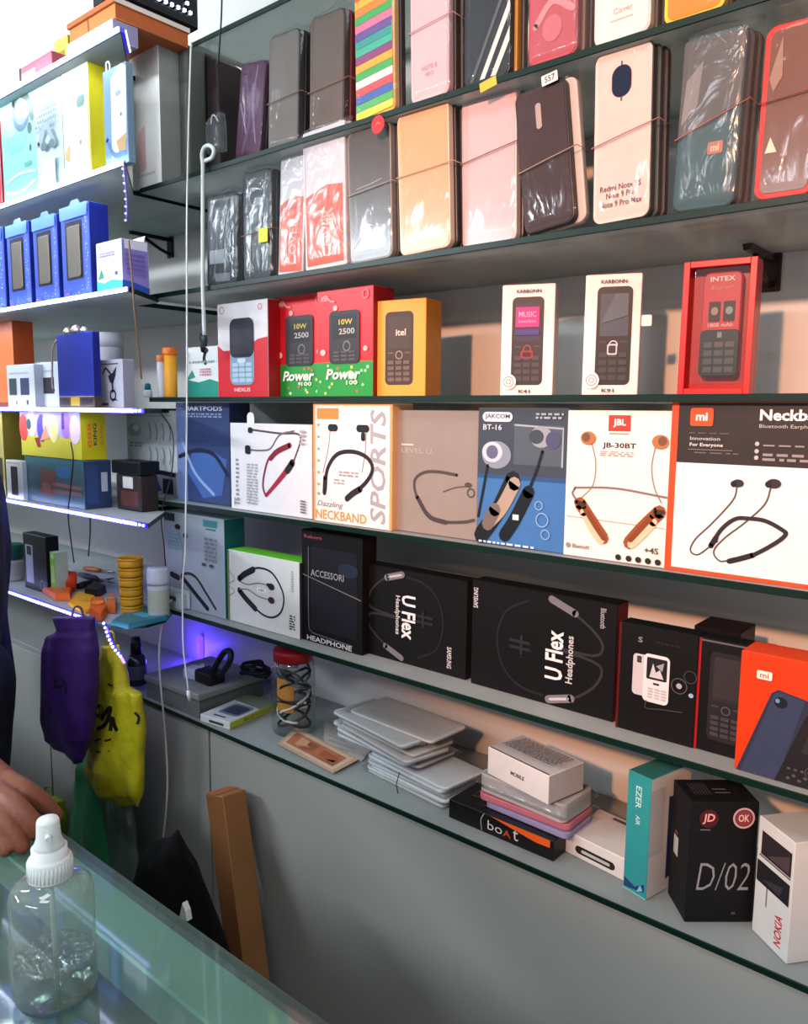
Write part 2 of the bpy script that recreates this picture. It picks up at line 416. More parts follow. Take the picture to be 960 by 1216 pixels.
# ------------------------------------------------------------------ lights
def area(name, loc, target, size, power, col, sy=None):
    l = bpy.data.lights.new(name, 'AREA'); l.energy = power; l.color = col; l.size = size
    if sy: l.shape = 'RECTANGLE'; l.size_y = sy
    o = bpy.data.objects.new(name, l); COL.objects.link(o); o.location = loc
    o.rotation_euler = (Vector(target)-Vector(loc)).to_track_quat('-Z', 'Y').to_euler(); return o
def point(name, loc, power, col, r=.01):
    l = bpy.data.lights.new(name, 'POINT'); l.energy = power; l.color = col; l.shadow_soft_size = r
    o = bpy.data.objects.new(name, l); COL.objects.link(o); o.location = loc; return o
WARM = (1, .42, .20)
l = bpy.data.lights.new('warm_spot', 'SPOT'); l.energy = 430; l.color = WARM; l.spot_size = R(33); l.spot_blend = .55; l.shadow_soft_size = .05
o = bpy.data.objects.new('warm_spot', l); COL.objects.link(o); o.location = (-.02, -1.65, 2.36); o.rotation_euler = (Vector((-.36, 1.1, 1.62))-o.location).to_track_quat('-Z', 'Y').to_euler()
area('ceiling_tube', (-2.55, -1.0, 2.25), (-1.75, .95, 1.85), 1.2, 56, (.80, .92, 1), .10)
area('front_tube', (-.6, -1.35, 2.3), (-1.1, 1.0, 1.5), 1.2, 21, (.86, .93, 1), .10)
area('cabinet_fill', (-.35, -.2, 2.8), (-.6, .9, .4), .8, 17, (.95, .98, 1), .5)  # added fill lamp, no fixture: lifts the grey cabinet front from overhead
w = bpy.data.worlds.new('world'); SC.world = w; w.use_nodes = True
w.node_tree.nodes['Background'].inputs[0].default_value = (.85, .92, 1, 1); w.node_tree.nodes['Background'].inputs[1].default_value = .8
# round lamp high on the wall beyond the shelves
p = atY(-4, 22, 1.02); t = thing('globe_lamp', 'glaring white globe lamp on the wall above the LED-lit shelves', 'lamp', p)
mb = MB(); mb.lathe([(0, -.07), (.03, -.064), (.056, -.04), (.068, -.005), (.06, .03), (.04, .055), (.02, .066)], emit('f4fbff', 14), 28); mb.build('bulb', t)
mb = MB(); mb.lathe([(.022, .062), (.024, .09), (.03, .1), (.03, .112), (0, .112)], M('e8e8e8', .4), 20)
mb.tube([(0, 0, .108), (0, .05, .116), (0, WALLY-p.y-.003, .118)], .012, M('dcdcdc', .4), 10); mb.build('socket', t)
point('globe_light', p+Vector((.02, -.14, 0)), 15, (.82, .94, 1), .06)
# blue LED glow
for k, z in enumerate(LZ):
    e, c = ((3.2, (.86, .92, 1)), (3.2, (.84, .9, 1)), (2.6, (.74, .82, 1)), (1.7, (.6, .62, 1)), (1.7, (.55, .56, 1)), (1.0, (.5, .5, 1)))[k]
    area('led_glow', (-1.85, .772, z-.004), (-1.85, 1.05, z-.16), 1.1, e, c, .012)
p = atY(238, 772, 1.152); t = thing('led_bar', 'glowing blue LED bar on the wall under the shelf of black headphone boxes', 'light', p)
mb = MB(); mb.box((-.004, -.004, -.05), (.004, .004, .035), emit('3a1cff', 9), .001); mb.build('lit_strip', t); mb = MB(); mb.box((-.006, .004, -.055), (.006, .0075, .04), M('d0d0d8', .4), .001); mb.build('backing', t)
point('blue_led', p+Vector((.0, -.03, 0)), .8, (.07, .03, 1), .01)
SC.view_settings.view_transform = 'Standard'; SC.view_settings.look = 'None'; SC.view_settings.gamma = 1; SC.view_settings.exposure = -.2
SC.view_settings.use_curve_mapping = False
SC.cycles.max_bounces = 10; SC.cycles.transparent_max_bounces = 28; SC.cycles.use_denoising = True
SC.cycles.sample_clamp_indirect = 4; SC.cycles.caustics_reflective = False; SC.cycles.caustics_refractive = False
# ------------------------------------------------------------------ row of neckband boxes (shelf C)
BK = '17161a'
t, d = carton('earphone_box', 'white box with a red and black neckband, second shelf below eye level', 'box', 275, 371, 502, ZC, .918, .045, 'dcd6d8', 'c4bcbc', flap=False)
printing(t, d, 'printed_neckband', [('s', [(.27, .93), (.62, .9), (.84, .9), (.87, .82), (.8, .62)], .016, '4a3f45'), ('s', [(.24, .70), (.40, .70), (.52, .73), (.63, .88), (.8, .93)], .014, '6b5f64'),
    ('s', [(.75, .77), (.62, .71), (.5, .62), (.44, .45), (.42, .3), (.45, .2)], .02, '7a1f30'), ('s', [(.75, .775), (.6, .7), (.52, .62)], .045, '7a1a2c'), ('s', [(.78, .59), (.64, .41), (.46, .2)], .055, '9c1f38', .03),
    ('s', [(.78, .59), (.72, .5)], .058, BK), ('k', .24, .89, .30, .955, .02, BK), ('k', .2, .65, .27, .75, .02, BK)])
printing(t, d, 'lettering', small(.07, .15, .12, .6, 9, '8a8690', 3) + small(.22, .08, .36, .55, 14, 'a49fa4', 4) + [('t', 'TS', .06, .05, .13, .14, '4a464c', 90)] + small(.88, .05, .95, .2, 5, '6a666c', 5) + small(.88, .78, .95, .95, 4, 'a09aa0', 6))
mb = MB(); mb.slab([(.045, 0)]+[(.055-.01*math.cos(a)+.0, .012+.008*math.sin(a)) for a in [x*.5 for x in range(7)]]+[(.065, 0)], .004, .0045, M('e6e2e0', .3), 0); o = mb.build('hang_tab', t); o.location = (0, 0, d[2])

t, d = carton('earphone_box', 'white neckband box with orange border and tall vertical grey letters', 'box', 373, 465, 479, ZC, .912, .05, 'e2dad6', 'd8a070', flap=True)
W, D, H = d
printing(t, d, 'orange_border', [('r', 0, 0, .025, 1, 'e39a52'), ('r', .975, 0, 1, 1, 'e39a52'), ('r', 0, .985, 1, 1, 'e39a52'), ('r', .05, .87, .34, .96, 'c4803e')])
printing(t, d, 'printed_neckband', [('s', [(.23, .79), (.2, .62), (.13, .42)], .012, '8f8a8c'), ('s', [(.69, .79), (.68, .62), (.64, .45)], .012, '8f8a8c'),
    ('s', [(.16, .27), (.19, .45), (.32, .58), (.52, .61), (.7, .57), (.77, .48), (.68, .36), (.45, .22)], .04, '241c22'), ('s', [(.62, .31), (.53, .27), (.45, .22)], .06, '2a1f28'),
    ('s', [(.16, .38), (.15, .25)], .05, '2a1f28'), ('k', .2, .77, .33, .83, .05, BK), ('k', .57, .77, .73, .83, .05, BK), ('k', .63, .70, .68, .77, .02, BK)])
printing(t, d, 'lettering', [('t', 'SPORTS', .74, .04, .93, .95, '9a979c', 90, .02, .15), ('t', 'NECKBAND', .03, .025, .7, .105, 'd38a3a', 0, .02), ('t', 'Dazzling', .05, .12, .4, .18, '6a6468', 0, 0, .3)] +
    [('e', .07, v, .02, .012, 'c09060') for v in (.82, .72, .62, .52, .42, .32, .24)] + small(.28, .33, .42, .38, 2, '9a9498', 2) + small(.35, .40, .6, .45, 2, '9a9498', 8))

t, d = carton('earphone_box', 'plain grey-brown box with a faint dark neckband outline', 'box', 467, 566, 487, ZC, .925, .04, '8b8079', '6f655f', flap=True)
printing(t, d, 'printed_neckband', [('s', [(.77, .50), (.55, .515), (.38, .5), (.27, .43), (.3, .3), (.45, .16), (.62, .12), (.85, .135), (.97, .16)], .03, '4a3f3c'), ('s', [(.3, .3), (.45, .15), (.65, .115)], .045, '42383a'),
    ('s', [(.62, .36), (.75, .40), (.9, .42)], .012, '5a4f4a'), ('o', .93, .37, .045, .014, '4f4540'), ('e', .9, .43, .04, .02, '4a403c')])
printing(t, d, 'lettering', [('t', 'LEVEL U', .10, .655, .47, .695, 'a89f98', 0, 0), ('r', .10, .715, .25, .728, 'c8c2ba')])

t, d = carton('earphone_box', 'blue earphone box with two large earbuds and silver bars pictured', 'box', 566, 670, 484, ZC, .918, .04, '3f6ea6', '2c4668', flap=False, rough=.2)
printing(t, d, 'printed_earphones', [('r', 0, .52, 1, 1, '39414d'), ('r', .42, .6, .96, .88, '4b5560'), ('l', [(.42, .88), (.95, .86), (.95, .6)], .018, '99a3ad'), ('r', 0, .49, 1, .52, '2b4c78'),
    ('e', .22, .66, .17, .1, '7f8a9a'), ('e', .17, .68, .12, .075, 'b7bfcc'), ('e', .17, .68, .07, .05, '5b5f7a'), ('s', [(.12, .58), (.06, .35), (.02, .2)], .03, '14161c'),
    ('e', .72, .8, .12, .075, '8d949c'), ('e', .67, .8, .08, .05, '3c424c'), ('e', .85, .78, .08, .06, '454b66'), ('s', [(.74, .7), (.68, .56), (.6, .42)], .03, '14161c'),
    ('s', [(.42, .49), (.25, .25), (.06, .06)], .17, '14161c'), ('s', [(.44, .46), (.3, .28), (.16, .17)], .14, 'a08f80'), ('s', [(.6, .41), (.45, .2), (.34, .08)], .13, '101218'), ('r', .43, .2, .5, .24, 'c8ccd4'), ('s', [(.22, .26), (.14, .15)], .14, '6d5f58'),
    ('o', .76, .22, .07, .012, '7fa4d0'), ('o', .72, .32, .045, .01, '7fa4d0'), ('o', .8, .12, .05, .01, '7fa4d0')])
printing(t, d, 'lettering', [('k', .05, .9, .4, .97, .05, 'c9d3de'), ('t', 'JAKCOM', .08, .915, .37, .955, '3a4654', 0, .02), ('t', 'BT-16', .06, .84, .28, .88, 'c9d3de')] + small(.66, .92, .96, .97, 2, '9aa4b0', 3) + small(.04, .005, .7, .03, 1, 'c9d6e8', 4), lift=.0014)

t, d = carton('earphone_box', 'white box with red logo tile and two gold neckband ends', 'box', 669, 791, 487, ZC, .915, .045, 'e5d9d2', 'cfc2ba', flap=False)
GO = 'a86a3c'
printing(t, d, 'logo', [('r', .41, .865, .62, .97, 'd8382a'), ('t', 'JBL', .455, .89, .575, .945, 'f6ece6', 0, .03), ('r', .42, .845, .61, .853, 'd8786a')])
printing(t, d, 'printed_earphones', [('s', [(.25, .79), (.3, .65), (.28, .5), (.16, .4)], .012, '8a7a70'), ('s', [(.86, .79), (.83, .65), (.86, .52), (.93, .42)], .012, '8a7a70'), ('l', [(.03, .275), (.97, .255)], .009, 'b09a8c'),
    ('s', [(.1, .475), (.5, .49), (.98, .455)], .02, '7d6a60'), ('s', [(.1, .47), (.08, .43), (.15, .37)], .02, '7d6a60'), ('s', [(.16, .37), (.3, .24), (.4, .15)], .12, '8a4a24'), ('s', [(.2, .31), (.3, .2), (.38, .13)], .075, 'd9b896'), ('s', [(.2, .35), (.32, .23), (.41, .15)], .05, '7a3c1c'),
    ('s', [(.92, .36), (.78, .25), (.66, .14)], .12, '8a4a24'), ('s', [(.87, .29), (.77, .2), (.68, .13)], .075, 'd9b896'), ('s', [(.86, .33), (.76, .24), (.67, .16)], .05, '7a3c1c'), ('s', [(.12, .38), (.2, .36)], .04, '3a2a22'), ('s', [(.88, .36), (.95, .36)], .04, '3a2a22'),
    ('e', .22, .815, .075, .045, GO), ('e', .2, .82, .04, .03, '6e4a34'), ('e', .9, .805, .075, .045, GO), ('e', .92, .81, .04, .03, '6e4a34')])
printing(t, d, 'lettering', [('t', 'JB-30BT', .36, .745, .68, .79, '2a2422', 0, .025)] + small(.34, .70, .66, .735, 3, '9c8c84', 2) + [('t', 'Bluetooth', .1, .06, .27, .09, '6a5f5a'), ('e', .055, .075, .025, .018, '8a7f78'), ('t', '+4S', .8, .085, .93, .125, '4a403c', 0, .02)] + [('e', u, .035, .028, .02, '241f1e') for u in (.56, .66, .75, .84, .93)])

t, d = carton('earphone_box', 'large white neckband box with thick orange edge and black top panel', 'box', 789, 985, 473, ZC, .913, .05, 'ddd9d8', 'e8481e', top='e8481e', flap=False)
OR = 'e9481f'
printing(t, d, 'orange_border', [('r', 0, 0, .045, 1, OR), ('r', .045, .975, 1, 1, OR), ('r', .045, 0, 1, .022, OR)])
printing(t, d, 'black_panel', [('r', .045, .635, 1, .975, '2b2422')] + small(.16, .69, .46, .7, 1, '6b6260', 2) + small(.12, .8, .4, .81, 1, '5a5250', 3) + small(.58, .66, .95, .71, 2, '8a8280', 5) + small(.58, .74, .86, .755, 1, '8a8280', 6) + [('e', .545, v, .013, .012, 'b0a8a6') for v in (.755, .715, .68)])
printing(t, d, 'logo', [('k', .125, .845, .27, .945, .015, 'ea4c22'), ('t', 'mi', .16, .875, .235, .92, 'f4e6e0', 0, .03)], lift=.0014)
printing(t, d, 'lettering', [('t', 'Neckband', .55, .88, .96, .94, 'e9e4e2', 0, .03), ('t', 'Bluetooth Earphones', .55, .835, .9, .86, 'b8b0ae', 0, .0), ('t', 'Innovation', .13, .765, .32, .785, 'b8b0ae'), ('t', 'For Everyone', .13, .725, .34, .75, 'cfc8c6', 0, .02), ('r', .12, .71, .4, .714, '7a7270')], lift=.0014)
printing(t, d, 'printed_neckband', [('s', [(.44, .52), (.42, .44), (.3, .3), (.2, .2), (.17, .13), (.22, .11), (.3, .17), (.34, .2)], .01, '4a4648'), ('s', [(.64, .53), (.61, .43), (.5, .32), (.38, .22), (.32, .14), (.36, .09), (.42, .1)], .01, '4a4648'),
    ('s', [(.3, .17), (.36, .27), (.44, .335), (.52, .345), (.62, .34), (.72, .3), (.74, .275), (.68, .22), (.55, .14), (.42, .095)], .026, '26222a'), ('s', [(.56, .145), (.48, .115), (.42, .095)], .034, '211d22'), ('s', [(.3, .17), (.33, .22)], .034, '211d22'),
    ('e', .445, .535, .035, .022, '2c282c'), ('e', .42, .53, .02, .018, '1c181c'), ('e', .655, .545, .042, .026, '2c282c'), ('e', .625, .54, .02, .018, '1c181c')], lift=.0005)

t, d = carton('earphone_box', 'dark blue earphone box with pale curved stripe, beside the white box with red neckband', 'box', 212, 274, 478, ZC, .93, .05, '2f3f68', '24304e', flap=False)
printing(t, d, 'printed_cable', [('p', [(0, 0), (.2, 0), (.2, 1), (0, 1)], '6f7fb0'), ('p', [(.2, .3), (.5, .05), (.85, .1), (.95, .45), (.6, .55), (.3, .5)], '3f5f9a'), ('s', [(.05, .45), (.35, .52), (.7, .5), (.97, .3)], .05, '1a2038'), ('s', [(.1, .62), (.35, .3), (.7, .1)], .04, '8fa4c8')])
printing(t, d, 'lettering', [('t', 'SMARTPODS', .1, .92, .88, .965, 'd8dce4', 0, .01)] + small(.2, .85, .9, .9, 2, '9aa6c4', 2))

t, d = carton('cable_pack', 'white pack printed with rows of charging cables, beside the yellow box', 'box', 153, 212, 487, ZC, .96, .02, 'cdd6d2', 'b4bcc0', flap=False)
ops = [('r', .06, .93, .9, .945, 'b0bab8'), ('e', .17, .76, .14, .08, '8fb6b6'), ('e', .2, .79, .07, .04, 'dfe8e6')]
for v0, v1 in ((.66, .84), (.38, .56)):
    for u in (.48, .61, .74, .87): ops += [('s', [(u, v0), (u+.02, (v0+v1)/2), (u-.01, v1)], .022, '9098a0')]
ops += small(.08, .55, .35, .62, 2, '8a9498', 2) + [('r', .36, .0, .98, .27, 'aab0bc'), ('s', [(.4, .24), (.6, .27), (.95, .25)], .05, '20222c'), ('p', [(.4, .1), (.62, .18), (.7, .05), (.5, .01)], '4c5aa0'), ('r', .72, .02, .92, .2, '2c3040')]
printing(t, d, 'printed_cables', ops)

# ------------------------------------------------------------------ black headphone boxes row (shelf D)
def darkbox(label, xl, xr, ytop, Y=.948, D=.06, side='14090b', **k): return carton('headphone_box', label, 'box', xl, xr, ytop, ZD, Y, D*.6, '060506', side, '0b0a0b', rough=.55, spec=.2, **k)
t, d = carton('earphone_box', 'pale blue-grey earphone box with teal side, behind the hanging white wires', 'box', 197, 268, 606, ZD, .925, .05, '9aa4ae', '17606a', top='7f98a0', flap=False, rough=.25)
printing(t, d, 'printed_neckband', [('s', [(.3, .35), (.42, .38), (.55, .35), (.7, .22), (.85, .08)], .03, '2c2c34'), ('s', [(.3, .33), (.5, .2), (.72, .06)], .05, '1e1e26'), ('s', [(.12, .33), (.24, .31)], .06, '1e1e24'), ('e', .25, .85, .05, .03, '23232b'), ('e', .38, .77, .04, .03, '2c2c34'), ('s', [(.26, .83), (.33, .6), (.3, .36)], .01, '6a727c')])
printing(t, d, 'lettering', [('r', .02, .9, .2, .985, '1d2220'), ('r', .68, .9, .9, .97, '3f7a80'), ('r', .72, .87, .88, .885, '4a5660')] + small(.08, .6, .3, .78, 5, '5f9aa0', 4) + small(.7, .55, .9, .8, 6, '7a7684', 5) + [('r', .66, .5, .72, .53, '4a4450'), ('r', .78, .5, .84, .53, '4a4450'), ('r', .02, .01, .45, .2, 'b8c6c8')] + small(.08, .1, .4, .17, 2, '3a4a50', 7))
t, d = carton('earphone_box', 'white box with bright green top and a black looped neckband', 'box', 272, 356, 652, ZD, .928, .045, 'cdcbc8', '3a3038', top='6cc832', flap=True)
printing(t, d, 'printed_neckband', [('s', [(.17, .60), (.35, .78), (.5, .83), (.66, .78), (.79, .55), (.77, .33), (.66, .21), (.52, .2), (.35, .3), (.17, .45)], .02, '2a262a'), ('s', [(.17, .62), (.25, .7), (.38, .79)], .06, '1c191c'), ('s', [(.17, .46), (.26, .37), (.4, .26)], .06, '1c191c'),
    ('s', [(.16, .59), (.3, .57), (.45, .62), (.6, .62)], .01, '6a666a'), ('s', [(.16, .47), (.3, .5), (.45, .44), (.6, .43)], .01, '6a666a'), ('s', [(.02, .7), (.1, .6), (.0, .5), (.1, .44), (.02, .35)], .008, '8a868a'), ('e', .63, .61, .045, .045, '231f22'), ('e', .63, .43, .045, .045, '3a2028'), ('k', .57, .6, .61, .65, .01, '231f22')])
printing(t, d, 'lettering', [('k', .42, .5, .56, .56, .03, 'e6e4e0'), ('t', 'HIFI', .45, .515, .53, .545, '5a565a')] + small(.87, .1, .95, .3, 6, '2f2b2f', 3) + small(.9, .6, .93, .88, 9, '9a9698', 4) + [('r', 0, 0, .02, 1, '5c7a34')])
t, d = darkbox('black upright box with a thin rounded outline, beside the green-topped white box', 359, 430, 628, .935)
printing(t, d, 'printed_outline', [('s', [(.12, .85), (.12, .2), (.16, .1), (.3, .08), (.85, .06)], .014, '5a565c'), ('k', .16, .12, .92, .86, .03, '121119'), ('e', .78, .7, .16, .06, '1b2436'), ('l', [(.02, .6), (.98, .47)], .012, '6a645c')])
printing(t, d, 'lettering', [('t', 'ACCESSORI', .17, .6, .72, .66, '8a8a90', 0, .01), ('t', 'HEADPHONE', .1, .015, .85, .06, 'c2c0c4', 0, .02), ('t', 'Reborn', .06, .93, .36, .96, '9a4a56')], lift=.0016)
def uflex(label, xl, xr, ytop, flip, Y, **k):
    t, d = darkbox(label, xl, xr, ytop, Y, .055, **k); f = (lambda u: 1-u) if flip else (lambda u: u); g = (lambda v: 1-v) if flip else (lambda v: v)
    C = lambda pts: [(f(u), g(v)) for u, v in pts]
    printing(t, d, 'printed_neckband', [('s', C([(.40, .92), (.28, .9), (.14, .76), (.08, .6), (.14, .52), (.4, .48)]), .016, '2c2a2e'), ('s', C([(.4, .47), (.14, .47), (.08, .38), (.14, .26), (.3, .12), (.42, .08)]), .016, '2c2a2e'), ('s', C([(.45, .93), (.62, .9), (.75, .76), (.8, .5), (.74, .24), (.58, .1)]), .014, '1d1b1f'),
        ('s', C([(.27, .89), (.42, .95)]), .05, '6d6b70'), ('s', C([(.26, .14), (.42, .05)]), .045, '6d6b70'), ('l', C([(.29, .90), (.41, .945)]), .016, 'b0aeb4'), ('s', C([(.55, .55), (.7, .55)]), .02, '242226'), ('s', C([(.55, .49), (.7, .49)]), .02, '242226'), ('s', C([(.62, .62), (.62, .44)]), .02, '242226')])
    rot = 90 if flip else -90; u0, u1 = (.5, .63) if flip else (.35, .5)
    if flip: L = [('t', 'U Flex', .55, .24, .67, .68, 'd8d5d6', 90, .025), ('t', 'Headphones', .69, .24, .75, .66, 'b8b5b6', 90, .02), ('t', 'SAMSUNG', .015, .74, .05, .93, 'bdbabc', 90, .02), ('t', 'Bluetooth', .9, .78, .935, .95, '9a979a', -90)]
    else: L = [('t', 'U Flex', .42, .27, .55, .74, 'd8d5d6', -90, .025), ('t', 'Headphones', .35, .3, .405, .72, 'b8b5b6', -90, .02), ('t', 'SAMSUNG', .84, .08, .88, .3, 'bdbabc', -90, .02), ('r', .02, .08, .035, .24, '9a979a')]
    printing(t, d, 'lettering', L, lift=.0012); return t, d
uflex('black headphone box with white lettering running downwards', 428, 553, 668, False, .952, side='171417')
uflex('black headphone box with white lettering running upwards and red side', 559, 728, 688, True, .948, side='6a1218')
t, d = darkbox('black phone box picturing a white keypad phone', 731, 823, 738, .937, .05, side='8a1218')
ops = [('r', 0, 0, .03, 1, '4a0d12')]
ops += [('k', .2, .36, .42, .74, .05, 'b7b0b4'), ('k', .25, .66, .31, .72, .01, '1a1a1c'), ('e', .28, .69, .03, .02, '3a3a3c')]
ops += [('k', .34, .32, .67, .76, .06, 'cfc8ca'), ('k', .38, .53, .64, .73, .02, '1b1a1e'), ('p', [(.42, .55), (.6, .55), (.55, .63), (.5, .60), (.46, .68)], 'b8b4b8'), ('p', [(.5, .66), (.6, .7), (.58, .62)], '8f8b90'), ('k', .47, .485, .55, .505, .01, '2a2a2c')]
for i in range(4):
    for j in range(3): ops.append(('r', .41+j*.085, .36+i*.027, .41+j*.085+.06, .36+i*.027+.014, 'a8a1a4'))
ops += [('s', [(.4, .33), (.4, .26), (.6, .28), (.85, .3)], .012, '3c3a3c'), ('o', .8, .53, .1, .012, '4a484c'), ('e', .8, .53, .035, .025, '9a989c'), ('o', .93, .63, .08, .01, '3c3a3e'), ('e', .95, .47, .03, .02, '8aa0c0')]
printing(t, d, 'printed_phone', ops); printing(t, d, 'lettering', [('t', 'S', .26, .85, .32, .9, '7a7a80', 0, .02)] + small(.5, .87, .8, .885, 1, '2f2f33', 4), lift=.002)
t, d = carton('phone_box', 'plain black box standing behind the white keypad phone box', 'box', 818, 872, 742, ZD, 1.0, .06, '090708', '1a080a', rough=.5, spec=.2, flap=True)
t, d = darkbox('black phone box with bright red left edge, behind the orange box', 822, 905, 756, .94, .05, side='0d0b0d')
printing(t, d, 'red_edge', [('r', 0, 0, .06, 1, '9a161c'), ('r', .06, .975, 1, .99, '5a5658')])
printing(t, d, 'printed_phone', keyphone(.2, .12, .72, .9, '201d20', '272427', '3a373a', .45, '4f4c50') + [('k', .27, .5, .65, .86, .03, '2e2a2c')], lift=.001)
p, W, H = place(872, 1005, 772, ZD+.0006, .915)
t, d = carton('phone_box', 'orange phone box picturing a dark blue keypad phone', 'box', 872, 1005, 772, ZD, .915, .05, 'c8350e', 'b02f10', top='d8441a', flap=True)
ops = [('p', [(.02, 0), (.3, .70), (.36, .74), (.62, .70), (.7, .6), (.5, 0)], '262c40'), ('p', [(.06, 0), (.33, .71), (.38, .725), (.6, .69), (.4, 0)], '2f3850'), ('e', .39, .64, .06, .045, '14171f'), ('e', .36, .65, .02, .018, '5a86a8')]
ops += [('p', [(.38, 0), (.62, .58), (.68, .63), (1, .6), (1, 0)], '1c1a1e'), ('p', [(.6, .28), (.7, .58), (1, .56), (1, .26)], '2a262a'), ('o', .72, .13, .08, .012, '3c393e')]
for i in range(4): ops += [('e', .5+.05*i, .05+.03*(i % 2), .018, .012, '4a474c'), ('e', .5+.06*i, .13, .016, .01, '4a474c')]
printing(t, d, 'printed_phone', ops); printing(t, d, 'lettering', [('k', .16, .80, .3, .87, .015, 'e8d8cc'), ('t', 'mi', .19, .815, .27, .855, 'd8501e', 0, .02), ('t', 'new', .69, .245, .82, .27, 'a8a4a8', 0, .02)], lift=.002)
# ------------------------------------------------------------------ keypad phone boxes (shelf B)
t, d = carton('phone_box', 'red and white box picturing a phone with pale blue keys', 'box', 260, 319, 362, ZB, .955, .045, 'd8cfd0', 'b01820', top='b8aeb0')
printing(t, d, 'red_print', [('p', [(0, 0), (1, 0), (1, .62), (.8, .6), (.68, .55), (.3, .5), (.12, .5), (0, .56)], 'c81e2a'), ('o', .1, .93, .05, .012, 'c06a70'), ('o', .86, .93, .04, .012, 'c06a70')])
ops = [('k', .26, .13, .74, .83, .1, '7f93a8'), ('k', .26, .42, .74, .83, .1, '1d1c22'), ('k', .3, .46, .7, .77, .03, '2a2a32')]
for i in range(4):
    for j in range(3): ops.append(('k', .31+j*.135, .16+i*.055, .31+j*.135+.115, .16+i*.055+.04, .015, 'a8bccc'))
ops += [('k', .42, .365, .58, .41, .02, 'c0d0dc')]
printing(t, d, 'printed_phone', ops, lift=.001); printing(t, d, 'lettering', [('t', 'NEXUS', .34, .06, .66, .1, 'e8b8ba', 0, .03)], lift=.001)
def power(label, xl, xr, ytop, Y, s):
    t, d = carton('phone_box', label, 'box', xl, xr, ytop, ZB, Y, .05, 'd01822', '7a0f16', top='b8161e', flap=True)
    rn = random.Random(s)
    ops = [('r', 0, 0, 1, .325, '1e8a34')] + [('e', rn.uniform(.05, .95), rn.uniform(.03, .3), .022, .014, rn.choice(['e8d060', '9ad090', 'f0f0e0', 'd05a40'])) for _ in range(16)]
    ops += [('e', .12, .42, .05, .03, 'f0b0a8'), ('e', .35, .83, .04, .025, 'f0a8a0'), ('o', .88, .93, .06, .02, 'e86a70'), ('e', .88, .44, .04, .025, 'f0a8a0'), ('s', [(.1, .92), (.18, .95), (.26, .9), (.33, .89)], .025, 'e88a88')]
    printing(t, d, 'green_print', ops)
    ops = [('k', .24, .31, .78, .80, .07, '2b2528'), ('k', .29, .54, .73, .76, .02, '1a171a'), ('t', '10W', .42, .67, .66, .72, 'c8b83a'), ('t', '2500', .42, .58, .7, .635, 'a8a4a0', 0, .02), ('o', .56, .47, .07, .02, '6a6468')]
    for i in range(3):
        for j in range(3): ops.append(('r', .32+j*.14, .335+i*.035, .43+j*.14, .355+i*.035, '4a4447'))
    printing(t, d, 'printed_phone', ops, lift=.0022)
    printing(t, d, 'lettering', [('t', 'Power', .18, .16, .8, .26, 'eef0e0', 0, .03, .2), ('t', '100', .55, .11, .75, .15, 'd8e8c8', 0, .02), ('t', 'itel', .1, .9, .22, .95, 'f0b0b0')], lift=.0022); return t
power('red and green phone box, partly hidden behind its twin beside the gold box', 327, 387, 354, .985, 3)
power('red and green phone box standing in front, beside the gold box', 377, 443, 347, .945, 5)
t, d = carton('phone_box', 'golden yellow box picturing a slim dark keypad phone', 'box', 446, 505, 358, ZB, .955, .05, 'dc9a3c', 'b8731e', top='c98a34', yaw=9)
printing(t, d, 'printed_phone', keyphone(.2, .12, .76, .88, '43322c', '4a3a34', '6a564c', .5, '9a8674') + [('t', 'itel', .42, .63, .62, .7, 'd8c8b8', 0, .02)])
def whitephone(label, xl, xr, ytop, Y, kind):
    t, d = carton('phone_box', label, 'box', xl, xr, ytop, ZB, Y, .04, 'e6dcd8', 'c8bcb6', flap=True, yaw=21)
    if kind == 0:
        ops = keyphone(.2, .1, .8, .89, '22242c', '2b2a44', '3c3c44', .5, 'a83038') + [('p', [(.27, .62), (.72, .62), (.72, .8), (.27, .8)], 'b02a78'), ('t', 'MUSIC', .33, .71, .66, .76, 'e8a0c8'), ('t', 'boombox', .33, .66, .66, .69, 'd890b8'), ('r', .27, .55, .72, .6, '3a3078'), ('k', .38, .34, .62, .41, .03, '8a2630'), ('k', .42, .355, .58, .395, .02, '2a1a20')]
    else:
        ops = keyphone(.22, .09, .85, .9, '1c2028', '3a4654', '32363e', .5, 'c0c0c4') + [('p', [(.3, .6), (.55, .84), (.78, .84), (.78, .66)], '4a5866'), ('k', .43, .34, .61, .43, .03, 'b8b8bc'), ('k', .455, .353, .585, .417, .025, '22252c')]
    printing(t, d, 'printed_phone', ops)
    printing(t, d, 'lettering', [('t', 'KARBONN', .28, .925, .74, .955, '4a3a3e', 0, .03), ('e', .17, .13, .14, .07, 'f2ece8'), ('o', .17, .13, .1, .015, 'c85a6a'), ('o', .17, .13, .05, .015, 'c85a6a'), ('t', 'K41' if kind == 0 else 'K91', .36, .03, .58, .06, '4a3a3e', 0, .03)], lift=.0028); return t, d
whitephone('white phone box with pink screen picture', 594, 656, 339, .98, 0)
t, d = whitephone('white phone box with dark blank screen picture', 691, 757, 327, .985, 1)
mb = MB(); mb.slab(rrect(d[0]+.001, d[2]*.57, d[0]+.014, d[2]*.66, .002), -.002, -.0014, M('ece6e0', .5), 0); mb.build('price_sticker', t, 'small white price sticker')
